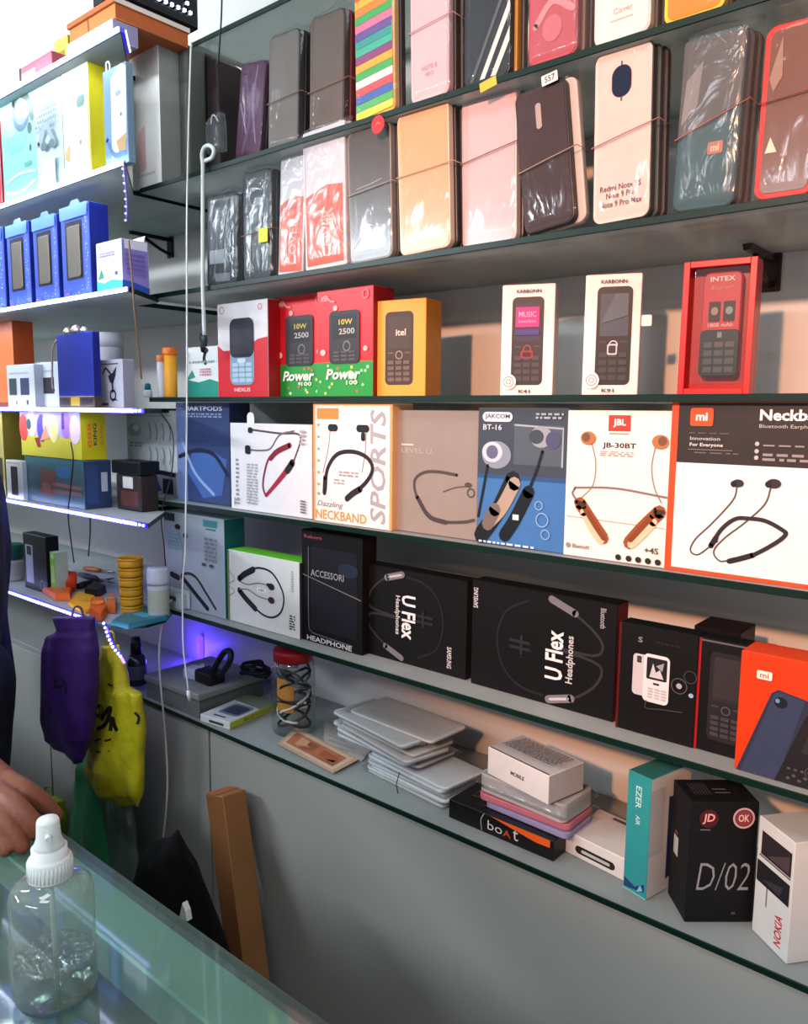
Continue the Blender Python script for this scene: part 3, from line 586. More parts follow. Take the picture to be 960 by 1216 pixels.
# open-fronted red tray with a phone inside
p, W, H = place(804, 890, 311, ZB+.0006, .955, 8)
t = thing('phone_box', 'red tray box with a red and black keypad phone under clear plastic', 'box', p, (R(-1), 0, R(8)))
RD = M('b8141c', .35); D = .04; b = .0075; mb = MB()
mb.box((0, .026, 0), (W, D, H), RD, .001)
for lo, hi in (((0, 0, 0), (b, .0262, H)), ((W-b, 0, 0), (W, .0262, H)), ((b, 0, 0), (W-b, .0262, b)), ((b, 0, H-b), (W-b, .0262, H))): mb.box(lo, hi, RD, .0006)
mb.build('tray', t)
ph = MB(); ph.slab(rrect(W*.26, H*.14, W*.8, H*.92, .008), .010, .024, M('c41f2a', .35), .002); po = ph.build('phone', t)
m2 = MB(); m2.slab(rrect(W*.26, H*.14, W*.8, H*.49, .006), .0085, .0105, M('1a171b', .3), .0008); m2.build('keypad', po, 'black keypad')
printing(po, (W, D, H), 'screen', [('k', .36, .55, .52, .7, .012, '3a1a20'), ('k', .56, .55, .72, .7, .012, '3a1a20'), ('e', .44, .63, .05, .03, 'a87a6a'), ('e', .64, .63, .05, .03, '8a8a8a'), ('t', 'INTEX', .36, .85, .7, .885, 'f0d0d0', 0, .02), ('t', 'Super', .36, .78, .7, .82, 'e08088', 0, 0, .3), ('t', '1800 mAh', .36, .51, .7, .54, 'e8b0b0')], lift=-.0096)
ops = [('r', .5, .43, .56, .47, '8a8488')]
for i in range(4):
    for j in range(3): ops.append(('k', .32+j*.15, .17+i*.062, .32+j*.15+.12, .17+i*.062+.042, .012, '4c4648'))
printing(po, (W, D, H), 'keys', ops, lift=-.0082)
mb = MB(); mb.slab(rrect(W*.15, H*.08, W*.9, H*.95, .004), .0035, .0075, PLAST, .001); mb.build('plastic_window', t)
# small teal-waved carton and tubes at the left end of shelf B
t, d = carton('earphone_box', 'small white carton with a green wave and tiny black earphones, beside the orange tubes', 'box', 222, 260, 413, ZB, .96, .04, 'd8dad8', 'c02830', flap=True)
printing(t, d, 'green_print', [('p', [(0, 0), (1, 0), (1, .3), (.75, .36), (.4, .3), (0, .36)], '2a8a78'), ('p', [(.0, .34), (.2, .55), (.3, .4)], '2f8a70'), ('e', .62, .92, .1, .06, '222226'), ('s', [(.62, .9), (.58, .75), (.62, .68)], .09, '222226')] + small(.1, .66, .9, .74, 1, '8a9a98', 2) + small(.45, .42, .8, .58, 3, 'c8788a', 3))
for i, (x, yt, r, c, cc) in enumerate(((203, 413, .0135, 'dd9a2a', 'd4681c'), (192, 422, .008, 'b8b4bc', 'c46a3a'))):
    z = 1.5 if i else ZB; Y = .93 if i == 0 else .915
    p = Vector((Xat(x, Y, ZB), Y, ZB+.0005)); H = solve(lambda h: proj(p+Vector((0, 0, h)))[1], yt, .01, .3)
    t = thing('tablet_tube', ['orange tube with darker orange cap, at the end of the phone box shelf', 'slim grey tube with orange cap beside the thicker orange tube'][i], 'tube', p)
    mb = MB(); mb.lathe([(0, 0), (r*.95, 0), (r, .002), (r, H*.86), (0, H*.86)], M(c, .35), 24); mb.build('tube', t)
    mb = MB(); mb.lathe([(0, H*.85), (r*1.1, H*.85), (r*1.12, H*.87), (r*1.1, H*.98), (r, H), (0, H)], M(cc, .35), 24); mb.build('cap', t)
p = Vector((Xat(176, .925, ZB), .925, ZB+.0005)); t = thing('glue_bottle', 'tiny white bottle with teal cap at the end of the phone box shelf', 'bottle', p)
mb = MB(); mb.lathe([(0, 0), (.008, 0), (.009, .002), (.009, .012), (.005, .016), (0, .016)], M('d8e4ec', .3), 18); mb.build('body', t)
mb = MB(); mb.lathe([(0, .0155), (.0065, .0155), (.006, .026), (.004, .029), (0, .029)], M('1f7f9a', .35), 16); mb.build('cap', t)

# ------------------------------------------------------------------ wrapped phone cases (shelves A and A2)
def sleeve(t, W, H, D, top=.02, side=.004, seed=1, ma=None, name='plastic_sleeve', bottom=.001):
    rn = random.Random(seed); off = Vector((rn.uniform(0, 50), rn.uniform(0, 50), 0)); mb = MB(); nu, nv = 14, 24
    y0, y1 = -.004, D+.003; ym = (y0+y1)/2; mi = mb.mi(ma or CRINK); bm = mb.bm
    def sheet(front):
        g = []
        for j in range(nv+1):
            z = -bottom + (H+top+bottom)*j/nv; row = []
            k = min(1, max(0, (z-H)/top)) if top > 0 else 0
            for i in range(nu+1):
                u = i/nu; x = -side+(W+2*side)*u
                e = min(1, min(u, 1-u)*7)**.5*(1-.75*k) if z > 0 else 0
                n = noise.noise(Vector((x*55, z*30, 3 if front else 9))+off)
                y = ym + ((y0 if front else y1)-ym)*e + (-.0011 if front else .0011)*n*(e+k*2) + k*.007*noise.noise(Vector((x*40, z*12, 0))+off)
                zz = z + k*(.010*noise.noise(Vector((x*30, 5, 1))+off) - .012*abs(u-.5)*rn.uniform(.9, 1.1))
                row.append(bm.verts.new((x, y, zz)))
            g.append(row)
        for j in range(nv):
            for i in range(nu):
                q = (g[j][i], g[j][i+1], g[j+1][i+1], g[j+1][i])
                f = bm.faces.new(q if front else q[::-1]); f.material_index = mi; f.smooth = True
    sheet(True); sheet(False); return mb.build(name, t)
def rubber(t, W, D, z, col='8a5a50', tilt=0, r=.0007):
    pts = [(-.001, -.0045, z), (W*.5, -.0052, z+tilt*.5), (W+.001, -.0045, z+tilt), (W+.0015, D+.0035, z+tilt), (W*.5, D+.0042, z+tilt*.5), (-.0015, D+.0035, z), (-.001, -.0045, z)]
    mb = MB(); mb.tube(pts, r, M(col, .5), 6, False); mb.build('rubber_band', t, label='thin rubber band around the bundle')
CASEGRP = 'wrapped phone cases on the upper shelves'
def bundle(label, xl, xr, ytop, z, Y, back, rim=None, roll=0, spares=2, sparecol='2a2527', r=.011, band=.45, bandcol='8a5a50', btilt=.006, top=.02, seed=1, rough=.3, cut=None, ops=None, sl=None, dx=.004, dz=0, coat=0, side=.004, wrap=True, lip=.0022):
    p, W, H = place(xl, xr, ytop, z+.0012, Y)
    if roll > 0: p.z += W*math.sin(R(roll))
    t = thing('phone_case', label, 'phone case', p, (0, R(roll), 0), CASEGRP)
    th = .009; bmat = M(back, rough+.12, coat=coat*.25, bump=.008, bscale=200, spec=.22); mb = MB()
    if rim:
        mb.slab(rrect(0, 0, W, H, r), -.001, th, M(rim, .35), .0012); mb.build('case_frame', t, 'raised frame of the case')
        mb = MB(); mb.slab(rrect(lip, lip, W-lip, H-lip, r-lip*.6), -.0016, .002, bmat, .0004)
    else: mb.slab(rrect(0, 0, W, H, r), 0, th, bmat, .0022, 3)
    mb.build('case_back', t)
    if cut:
        u, v, ru, rv, col = cut; mb = MB(); mb.slab(rrect((u-ru)*W, (v-rv)*H, (u+ru)*W, (v+rv)*H, min(ru*W, rv*H)*.95), -.0026, -.0012, M(col, .2), .0004); mb.build('camera_cutout', t)
    if ops: printing(t, (W, th, H), 'printed_design', ops, lift=.0022 if rim else .0004)
    for i in range(spares):
        mb = MB(); mb.slab(rrect(dx*(i+1), 0, W+dx*(i+1), H*(1-.004*i)+dz, r), th+.0008+.010*i, th+.0098+.010*i, M(sparecol if i % 2 == 0 else '3a3436', .35), .002); mb.build('spare_case', t)
    D = th+.0108*spares
    if wrap:
        sleeve(t, W+dx*spares, H, D, top, side, seed, sl)
    if band: rubber(t, W+dx*spares, D, H*band, bandcol, btilt)
    return t, (W, D, H)
# lower row
bundle('black pouch wrapped in crumpled plastic, beside the wall end of its shelf', 246, 281, 236, ZA, .93, '141316', None, 2, 2, '1c1b1e', band=0, seed=2, sl=CRINK2, top=.012, ops=[('s', [(.3, .85), (.35, .5), (.25, .1)], .05, '55565a'), ('s', [(.7, .9), (.6, .6), (.75, .2)], .06, '3f4044'), ('r', .1, .25, .6, .4, '8a8c90'), ('r', .3, .05, .8, .14, '6a6c70')])
t, d = bundle('black leather flip case in plastic with a small yellow sticker', 289, 322, 208, ZA, .925, '1b1a1c', None, 1, 2, '1a191b', band=.42, seed=3, sl=CRINK2, top=.01, ops=[('s', [(.15, .95), (.3, .7), (.7, .75), (.85, .95)], .05, '6a6a6e'), ('l', [(.3, .6), (.25, .05)], .04, '85868a'), ('l', [(.7, .7), (.65, .05)], .03, '19181a')])
mb = MB(); mb.slab(rrect(d[0]*.68, d[2]*.33, d[0]*1.0, d[2]*.46, .001), -.0078, -.0072, M('c8c428', .5), 0); mb.build('sticker', t, 'yellow price sticker')
OT = [('r', .06, .03, .94, .5, 'd8502c'), ('p', [(.06, .5), (.94, .5), (.94, .57), (.55, .59), (.06, .53)], 'd8502c'), ('t', 'COVER', .42, .08, .72, .42, 'e89a80', 90, .01), ('r', .12, .49, .9, .505, 'c0402a')]
bundle('clear pouch with orange lower half, partly behind its twin', 330, 360, 172, ZA, .93, 'c9c0c2', None, 3, 1, 'b8b0b2', band=0, seed=4, sl=CRINK2, top=.008, ops=OT, r=.004)
bundle('clear pouch with orange lower half, standing in front beside the grey clear case', 363, 412, 158, ZA, .915, 'd0c5c6', None, -1.5, 1, 'b8b0b2', band=0, seed=5, sl=CRINK2, top=.012, ops=OT, r=.004)
bundle('smoky grey see-through phone case with pale rim', 417, 467, 158, ZA, .915, '4a4542', '8a8480', -2, 1, '3a3634', band=.52, bandcol='9a948c', seed=6, rough=.15, coat=.5, ops=[('s', [(.12, .12), (.5, .27), (.88, .12)], .02, '9a948e'), ('s', [(.2, .56), (.5, .57), (.8, .59)], .02, '8f8882')])
bundle('peach phone case with white rim', 476, 536, 137, ZA, .912, 'c39368', 'd0b8a4', -2.5, 2, '241f20', band=.56, bandcol='c09a80', btilt=.002, seed=7, rough=.22, coat=.5)
bundle('pale pink phone case, wrapped, beside the leaning dark brown one', 550, 614, 108, ZA, .930, 'c4a2a2', 'd0b8b6', -1.8, 2, '241f20', band=.54, bandcol='7a4a48', btilt=.012, seed=8, rough=.25, coat=.4)
bundle('dark brown phone case leaning sideways, white edge showing behind it', 624, 684, 108, ZA, .904, '35201f', '1a1314', -7, 1, 'c0b4ae', band=.44, bandcol='a08070', btilt=.01, seed=9, rough=.35, dx=.010, top=.016, cut=(.46, .79, .055, .09, 'a28e88'))
t, d = bundle('pale pink phone case with black rim, dark camera hole and fine printed lines', 704, 773, 66, ZA, .912, 'cfb0a6', '2a2a2a', -1.5, 2, '3c4442', band=.46, bandcol='9a6a64', btilt=.016, seed=10, top=.012, cut=(.48, .81, .165, .09, '1b2238'), lip=.0016, ops=[('t', 'Redmi Note 9S', .14, .19, .84, .225, '4a3c3c'), ('t', 'Note 9 Pro', .25, .145, .74, .18, '4a3c3c'), ('t', 'Note 9 Pro Max', .14, .095, .86, .13, '4a3c3c'), ('l', [(.48, .92), (.48, .7)], .02, '23262c')])
bundle('teal green phone case under heavily crinkled plastic, beside the red-framed one', 798, 872, 50, ZA, .915, '2c4a4e', '26302f', 1.5, 2, '3a2a2a', band=.42, bandcol='a05a50', btilt=.03, seed=11, top=.016, sl=CRINK2, lip=.002, ops=[('p', [(0.03, .43), (.97, .58), (.97, .97), (.03, .97)], '4a4440'), ('p', [(.06, .5), (.3, .6), (.35, .85), (.1, .75)], '77706a'), ('k', .52, .31, .76, .38, .03, 'a8604a'), ('t', 'mi', .57, .325, .7, .365, 'e8b090', 0, .03)])
bundle('brown phone case with bright red frame', 895, 966, 36, ZA, .912, '6a4638', 'c8281e', 1, 2, '4a1a18', band=.56, bandcol='7a3a30', seed=12, top=.016, lip=.0055, rough=.15, coat=.6, ops=[('p', [(.14, .27), (.22, .36), (.34, .27)], 'd8c0a8'), ('p', [(.12, .7), (.3, .93), (.34, .7), (.2, .62)], '8a6a5a')])
# upper row
bundle('dark purple glitter phone case leaning in plastic, nearest the globe lamp', 279, 308, 86, ZA2, .94, '4c2440', None, 8, 2, '2c1a28', band=0, seed=13, top=.006, ops=[('s', [(.2, .9), (.5, .5), (.3, .1)], .1, '5a3a5c'), ('s', [(.7, .95), (.6, .6), (.8, .2)], .06, '7a5a80'), ('s', [(.1, .6), (.4, .3)], .05, '8a7090')])
bundle('taupe phone case wrapped in glossy plastic, upper shelf', 319, 355, 49, ZA2, .925, '665c55', '3c3634', 2, 2, '1e1a1c', band=.42, seed=14, top=.012)
bundle('brown phone case with dark red spare cases at its side, upper shelf', 368, 409, 26, ZA2, .92, '5a4a42', '3a302e', 1, 3, '5a1620', band=.38, seed=15, top=.02)
ST = ['d8502c', 'e8a838', 'e07a30', '3a9a50', 'c86a8a', '5a4a8a', '2f8a84', '3aa088', '7a3a6a', 'e09a30', '3a9a50', 'd8d0c8', 'c84a50', '3a5aa0', '4aa058', 'e8c040']
bundle('rainbow striped phone case', 424, 470, -8, ZA2, .915, 'd8a040', 'c8a878', -1.5, 1, '2a2426', band=0, seed=16, lip=.001,
       ops=[('p', [(.03, 1-(i+1)/16.4-.015), (.97, 1-(i+1)/16.4+.015), (.97, 1-i/16.4+.012), (.03, 1-i/16.4-.018)], c) for i, c in enumerate(ST)])
bundle('pale pink phone case, upper shelf beside the black striped sports case', 489, 534, -45, ZA2, .912, 'c4a4aa', 'b89aa0', -1.5, 2, '2a2426', band=.5, bandcol='b08080', seed=17, ops=[('t', 'NOTE 8', .3, .21, .7, .245, 'a89098'), ('t', 'PRO', .4, .165, .62, .195, 'a89098')])
bundle('black phone case with white trefoil and slanted white stripes', 552, 606, -55, ZA2, .913, '262c33', '1f2226', -1, 2, 'a87a2a', band=0, seed=18, ops=[('p', [(.36, .03), (.47, .03), (1, .46), (1, .55)], 'c8c4be'), ('p', [(.6, .03), (.72, .03), (1, .25), (1, .35)], 'c8c4be'), ('p', [(.14, .03), (.22, .03), (.97, .66), (.97, .72)], '4a5056'),
    ('e', .28, .9, .12, .055, 'd8d4d0'), ('e', .55, .92, .1, .07, 'd8d4d0'), ('e', .8, .9, .12, .055, 'd8d4d0'), ('p', [(.2, .84), (.9, .84), (.8, .9), (.3, .9)], 'd8d4d0'), ('l', [(.1, .805), (.95, .83)], .03, '262c33'), ('l', [(.12, .79), (.94, .815)], .03, 'd8d4d0'), ('l', [(.2, .755), (.84, .78)], .03, 'd8d4d0'), ('t', 'adidas', .25, .67, .75, .73, 'b8b4b0', 0, .03)])
bundle('pinkish red glitter phone case, upper shelf', 628, 686, -75, ZA2, .912, 'a8444e', '8a3040', -1, 2, '6a5a4a', band=0, seed=19, sl=CRINK2, ops=[('s', [(.15, .3), (.5, .45), (.9, .35)], .12, 'c87a80'), ('s', [(.1, .55), (.5, .6), (.85, .75)], .1, 'd89a9a'), ('e', .5, .25, .2, .1, 'b85a66')])
bundle('cream white phone case, upper shelf above the one with printed lines', 706, 773, -105, ZA2, .912, 'd9ccc4', 'c8b8b0', -1.5, 2, '4a4240', band=0, seed=20, ops=[('t', 'Cover', .35, .2, .7, .24, 'b0a098'), ('r', .3, .15, .7, .16, 'c0b0a8')])
bundle('orange and yellow phone case with rounded bottom, upper shelf', 789, 862, -125, ZA2, .912, 'c8782a', 'c8b02e', -1, 2, '3a2a22', band=0, seed=21, lip=.004)
bundle('dark brown phone case, upper shelf above the red-framed one', 890, 962, -140, ZA2, .912, '3a2a28', '2a2020', 0, 2, '2a2020', band=0, seed=22)
# round red tag and little flags on the upper wraps
def tagcard(name, label, x, y, Y, w, h, col, rnd=False, ops=None, ry=0):
    p = atY(x, y, Y); t = thing(name, label, 'tag', p, (0, R(ry), 0)); mb = MB()
    mb.slab([(w*math.cos(a), w*math.sin(a)) for a in [2*math.pi*i/28 for i in range(28)]] if rnd else rrect(-w, -h, w, h, .001), -.0004, .0004, M(col, .5), 0); mb.build('card', t)
    if ops:
        o = printing(t, (2*w, .001, 2*h), 'lettering', ops, lift=.0008); o.location = (-w, 0, -h)
    m2 = MB(); m2.tube([(0, .0006, h*.7), (0, .004, h*1.2), (w*.2, .008, h*1.6)], .0006, M('c8c0b8', .5), 6); m2.build('string', t)
tagcard('hang_tag', 'round red tag between the rainbow striped case and the peach case', 449, 148, .897, .0125, .0125, 'c01a20', True, [('s', [(.3, .4), (.5, .6), (.7, .5)], .06, 'e06a60')])
tagcard('hang_tag', 'small white number tag on top of the dark brown leaning case', 653, 93, .897, .011, .006, 'd8d0c8', False, [('t', '557', .2, .2, .85, .8, '4a4444', 0, .02)], -8)
tagcard('hang_tag', 'olive yellow tag under the black striped sports case', 580, 100, .9, .013, .006, 'a8a030', False, None, -10)
# ------------------------------------------------------------------ lowest glass shelf
def ground(name, label, cat, a, b, h, D, front, side=None, top=None, z=ZE, w=None, group=None, rough=.4, flap=False):
    """a, b: world points of the front bottom edge"""
    a = Vector((a[0], a[1], z+.0006)); b = Vector((b[0], b[1], z+.0006)); W = w or (b-a).length; yaw = math.atan2(b.y-a.y, b.x-a.x)
    t = thing(name, label, cat, a, (0, 0, yaw), group); mb = MB(); sm = M(side or front, rough); tm = M(top or side or front, rough)
    mb.box((0, 0, 0), (W, D, h), M(front, rough), .0009, {'+x': sm, '-x': sm, '+z': tm, '+y': sm}); mb.build('carton', t)
    if flap:
        m2 = MB(); m2.box((.0012, .001, h), (W-.0012, D-.003, h+.0004), tm, .0002); m2.build('top_flap', t)
    return t, (W, D, h)
def htop(a, ypx, z): return solve(lambda h: proj((a[0], a[1], z+h))[1], ypx, .003, .5)
a = Vector((-.409, .940, ZE)); b = a+Vector((.0365*math.cos(R(14)), -.0365*math.sin(R(14)), 0)); h = htop(a, 914, ZE)
t, d = ground('phone_box', 'upright teal box with a phone pictured on its white side, on the lowest shelf', 'box', a, b, h, .085, '2e8a8c', 'c4c2be', '2a6a66')
printing(t, d, 'lettering', [('t', 'EZER', .38, .72, .62, .9, 'b8d8d4', -90, .01), ('t', 'AIR', .42, .58, .6, .66, 'b8d8d4', -90, .01), ('p', [(.05, .02), (.9, .05), (.9, .12), (.5, .06), (.05, .1)], '1d3a6a'), ('p', [(.6, .03), (.85, .06), (.75, .1)], '8ab0d0'), ('r', 0, 0, 1, .012, '7fc0b8')])
printing(t, d, 'printed_phone', [('r', 0, .35, .35, .9, 'aeb0b0'), ('p', [(.45, .1), (.6, .12), (.6, .78), (.45, .8)], '1f2a56'), ('k', .5, .12, .98, .8, .08, '232c52'), ('k', .56, .2, .94, .76, .05, '2a2240'), ('e', .68, .66, .05, .03, '7a3050')] , 'right')
a, b = atZ(813, 1095.6, ZE), atZ(893, 1095.6, ZE); h = htop(a, 953, ZE)
t, d = ground('charger_box', 'black box with two round emblems and thin white letters, on the lowest shelf', 'box', a, b, h, .06, '060508', '080709', '080709', flap=True, rough=.6)
printing(t, d, 'lettering', [('t', 'D/02', .14, .27, .92, .50, '8f8f94', 0, -.012, .18), ('e', .27, .865, .14, .075, '4a1218'), ('t', 'JD', .18, .82, .36, .905, 'e8a8a0', 0, .02, .1), ('o', .78, .87, .16, .03, 'c8a8aa'), ('e', .78, .87, .12, .065, '8a3a40'), ('t', 'OK', .7, .84, .86, .9, 'e0c8c8', 0, .02), ('r', .15, .77, .3, .78, '6a6468'), ('r', .68, .07, .74, .09, '4a484c')])
printing(t, d, 'barcode_label', [('r', .05, .2, .7, .85, 'b0aeb0')] + [('r', .1+i*.045, .3, .1+i*.045+.02, .8, '3a3a3c') for i in range(7)] + [('r', .45, .35, .68, .4, '5a5a5c'), ('r', .45, .5, .65, .55, '5a5a5c')], 'top', label='white barcode label')
printing(t, d, 'side_print', [('r', .2, .42, .45, .58, 'a8a49c'), ('r', .25, .6, .4, .62, '8a3a30')], 'left')
a, b = atZ(893, 1104, ZE), atZ(934, 1146, ZE); h = htop(b, 1002, ZE)
t, d = ground('charger_box', 'tall white box with two dark pictures, beside the black box with emblems', 'box', a, b, h, .085, 'c8c8c4', 'd4d2ce', 'b4b2ae', flap=True)
printing(t, d, 'printed_pictures', [('r', .12, .70, .95, .9, '2a2428'), ('p', [(.3, .72), (.9, .72), (.9, .86)], '4a3a3c'), ('r', .08, .68, .95, .695, '5a565c'), ('r', .04, .46, .95, .64, '1e1c20'), ('p', [(.2, .5), (.7, .48), (.8, .58)], '34323a')])
printing(t, d, 'lettering', [('t', 'NOKIA', .62, .07, .82, .33, 'b8282c', 90, .02), ('r', .34, .3, .37, .5, '6a686a')]); printing(t, d, 'side_lettering', [('t', 'NOKIA', .55, .42, .75, .72, 'b8282c', 90, .02), ('r', .25, .80, .3, .83, '2a3a30')], 'right')
# boxes and packs of the pile in the middle
a, b = atZ(533, 974, ZE), atZ(655, 1021, ZE); a.y = .932; b.y = .93; a.x = Xat(533, .932, ZE); b.x = Xat(657, .93, ZE)
t, d = ground('earphone_box', 'flat black box with a white and orange wordmark at the bottom of the pile', 'box', a, b, .030, .09, '100f12', '131115', '17151a')
printing(t, d, 'orange_band', [('p', [(.42, .99), (.97, .98), (.97, .62), (.85, .6), (.6, .82)], 'd8581c'), ('s', [(.36, .98), (.33, .6), (.34, .1)], .008, '9a989a')])
printing(t, d, 'lettering', [('t', 'bo', .40, .28, .54, .75, 'c8c4c0', 0, -.005), ('t', 'A', .55, .28, .62, .6, 'c8401c', 0, .01), ('t', 't', .64, .28, .69, .8, 'c8c4c0', 0, .0)], lift=.0012)
def flatpack(label, x0, x1, y0, D, z, h, col, rot=0, ma=None, cat='pack', name='phone_cover_pack', group=None, top=None):
    t = thing(name, label, cat, (x0, y0, z+.0004), (0, 0, R(rot)), group); W = x1-x0
    mb = MB(); rn = random.Random(int(x0*1e4) ^ int(z*1e5)); mb.slab(rrect(0, 0, W, D, .01), 0, h, M(col, .3), .0012, mat=Matrix.Rotation(R(90), 4, 'X') @ Matrix.Translation((0, 0, -D)) if False else Matrix(((1, 0, 0, 0), (0, 0, 1, 0), (0, -1, 0, h), (0, 0, 0, 1))))
    mb.build('cover', t)
    m2 = MB(); nu, nv = 12, 10; off = Vector((rn.random()*40, rn.random()*40, 0))
    for sgn, zz in ((1, h+.0012), (-1, -.0002)):
        g = [[m2.bm.verts.new((-.006+(W+.012)*i/nu, -.006+(D+.012)*j/nv, (h/2 if (i in (0, nu) or j in (0, nv)) else zz+ (.0009*noise.noise(Vector((i*.9, j*.9, 1))+off) if sgn > 0 else 0)))) for i in range(nu+1)] for j in range(nv+1)]
        mi = m2.mi(ma or CRINK)
        for j in range(nv):
            for i in range(nu):
                q = (g[j][i], g[j][i+1], g[j+1][i+1], g[j+1][i]); f = m2.bm.faces.new(q if sgn > 0 else q[::-1]); f.material_index = mi; f.smooth = True
    m2.build('plastic_wrap', t); return t, (W, D, h)
zz = ZE+.0316
x0 = Xat(566, .945, zz)
flatpack('lilac wrapped cover lying on the flat black box', x0+.012, x0+.155, .948, .075, zz, .008, '9a90b8', -2); zz += .0105
flatpack('pink wrapped cover lying on the lilac one', x0+.002, x0+.155, .945, .08, zz, .009, 'c0707e', 1); zz += .0115
flatpack('silvery wrapped cover under the white carton with fine print', x0+.0, x0+.15, .95, .08, zz, .027, 'a8a6a4', -3, CRINK2); zz += .0295
a = Vector((Xat(579, .95, zz), .95, zz)); b = Vector((Xat(651, .925, zz), .925, zz))
t, d = ground('phone_box', 'white carton with fine print on top of the pile', 'box', a, b, htop(a, 887, zz), .075, 'd2cfcc', 'b0acaa', 'b8b4b4', z=zz)
printing(t, d, 'lettering', [('t', 'MOBILE', .40, .40, .62, .54, '4a464a', 0, .03)]); printing(t, d, 'fine_print', [('r', .02, .02, .98, .06, '5a585c')] + small(.1, .2, .9, .92, 8, '77757a', 3), 'top')
# white carton with black oval
a = Vector((Xat(668, .966, ZE), .966, ZE)); b = Vector((Xat(741, .952, ZE), .952, ZE))
t, d = ground('charger_box', 'low white carton with a black oval ring, between the pile and the teal box', 'box', a, b, htop(a, 985, ZE), .09, 'd6d0cc', 'b8b2ae', 'cfc8c2', flap=True)
printing(t, d, 'printed_ring', [('k', .22, .22, .86, .58, .13, '24221f'), ('k', .32, .32, .78, .46, .07, 'b8b2ac')]); printing(t, d, 'printed_phone', [('p', [(.2, .2), (.85, .25), (.95, .75), (.3, .7)], '5a4440'), ('p', [(.3, .3), (.7, .32), (.75, .6), (.38, .56)], '3c3230'), ('r', .3, .85, .55, .93, '5a4a48')], 'top')
# stacks of clear packets
rn = random.Random(4)
for k in range(17):
    low = k < 7
    z = ZE+.001+k*.0050 if low else ZE+.037+(k-7)*.0050
    x0 = -.895+rn.uniform(-.006, .006) if low else -.985+rn.uniform(-.022, .022)
    L = .185 if low else .20; y0 = .968+rn.uniform(-.004, .004) if low else .985+rn.uniform(-.01, .01)
    what = ('neat lower', ['bottom', 'second', 'third', 'fourth', 'fifth', 'sixth', 'top'][k]) if low else ('loose upper', ['lowest', 'second', 'third', 'fourth', 'fifth', 'sixth', 'seventh', 'eighth', 'ninth', 'topmost'][k-7])
    flatpack(f'{what[1]} white packet of the {what[0]} stack beside the orange slip', x0, x0+L, y0, .095, z, .0040 if low else .0038, rn.choice(['dfe2e4', 'd4d8da', 'e2e2e0', 'ccc8c4']) if low else rn.choice(['dcd8d4', 'ccc6c0', 'e0dedc', 'c4bab4']), rn.uniform(-2, 2)-(6 if low else rn.uniform(-3, 12)), CRINK2 if k % 2 else CRINK, 'packet', 'phone_cover_packet', 'white packets stacked on the lowest shelf')
mb = MB(); 
p = Vector((-.80, .945, ZE)); mb.tube([(-.80, .936, ZE+.002), (-.80, .932, ZE+.02), (-.80, .94, ZE+.037)], .0008, M('2a2628', .5), 6); one(mb, 'elastic_cord', 'dark elastic loop around the neat lower stack of white packets', 'elastic band')
# orange slip and pale sheet
def sheet(name, label, cat, quad, z, col, ops=None, th=.0012):
    mb = MB(); pts = [Vector((q[0], q[1], z)) for q in quad]
    up = [p+Vector((0, 0, th)) for p in pts]; mb.face(up, M(col, .5)); mb.face(pts[::-1], M(col, .5))
    for i in range(4): mb.face([pts[i], pts[(i+1) % 4], up[(i+1) % 4], up[i]], M(col, .5))
    t = thing(name, label, cat, pts[0]); o = mb.build('paper', t); o.matrix_parent_inverse = Matrix.Translation(-pts[0])
    if ops:
        m2 = MB()
        for (u0, v0, u1, v1, c) in ops:
            f = lambda u, v: (up[0]*(1-u)*(1-v)+up[1]*u*(1-v)+up[2]*u*v+up[3]*(1-u)*v)+Vector((0, 0, .0004))
            m2.face([f(u0, v0), f(u1, v0), f(u1, v1), f(u0, v1)], c)
        o = m2.build('printed_design', t); o.matrix_parent_inverse = Matrix.Translation(-pts[0])
    return t
Q = [atZ(330, 886, ZE), atZ(396, 921, ZE), atZ(426, 905, ZE), atZ(352, 866, ZE)]
sheet('card_slip', 'orange and cream printed slip lying on the lowest shelf', 'card', Q, ZE+.004, 'c09a7c', [(.04, .08, .96, .92, 'c8b09a'), (.08, .2, .9, .8, 'b8704e'), (.2, .3, .5, .7, 'd09a7a'), (.6, .35, .85, .65, 'a85a40')])
Q = [atZ(385, 892, ZE), atZ(430, 905, ZE), atZ(450, 880, ZE), atZ(385, 852, ZE)]
sheet('paper_sheet', 'pale folded sheet behind the orange slip', 'paper', Q, ZE+.0008, 'b4ada8', [(.1, .15, .6, .2, '9a9490'), (.1, .3, .7, .35, '9a9490'), (.1, .45, .5, .5, '9a9490')])
# jar with red lid full of cables
p = Vector((Xat(349, 1.0, ZE), 1.0, ZE+.0006)); Hj = htop(p, 770, ZE); r = .042
t = thing('cable_jar', 'clear plastic jar with red lid full of coiled cables', 'jar', p)
mb = MB(); mb.lathe([(0, 0), (r*.9, 0), (r, .006), (r*1.02, Hj*.3), (r, Hj*.72), (r*.94, Hj*.85), (r*.8, Hj*.89), (r*.8, Hj*.93)], PLAST, 32); mb.build('jar_body', t)
mb = MB(); mb.lathe([(0, Hj), (r*.88, Hj), (r*.92, Hj*.985), (r*.92, Hj*.87), (r*.8, Hj*.87)], M('9a1820', .35), 36); mb.build('lid', t, 'red screw lid')
rn = random.Random(11)
for nm, c, zc, n in (('black_cable', '1b1a1e', .55, 3), ('white_cable', 'c8c4c0', .3, 2), ('dark_cable', '33261f', .22, 3), ('grey_cable', '6a6670', .66, 2)):
    mb = MB(); pts = []
    for i in range(n*14):
        a = i*.45+rn.uniform(-.1, .1); rad = r*(.84-.12*abs(math.sin(i*.23))-.05*rn.random()); pts.append((rad*math.cos(a), rad*math.sin(a), Hj*(zc+.16*math.sin(i*.31+zc*9))+.004))
    mb.tube(cm(pts, 3), .0028, M(c, .45), 6); mb.build(nm, t)
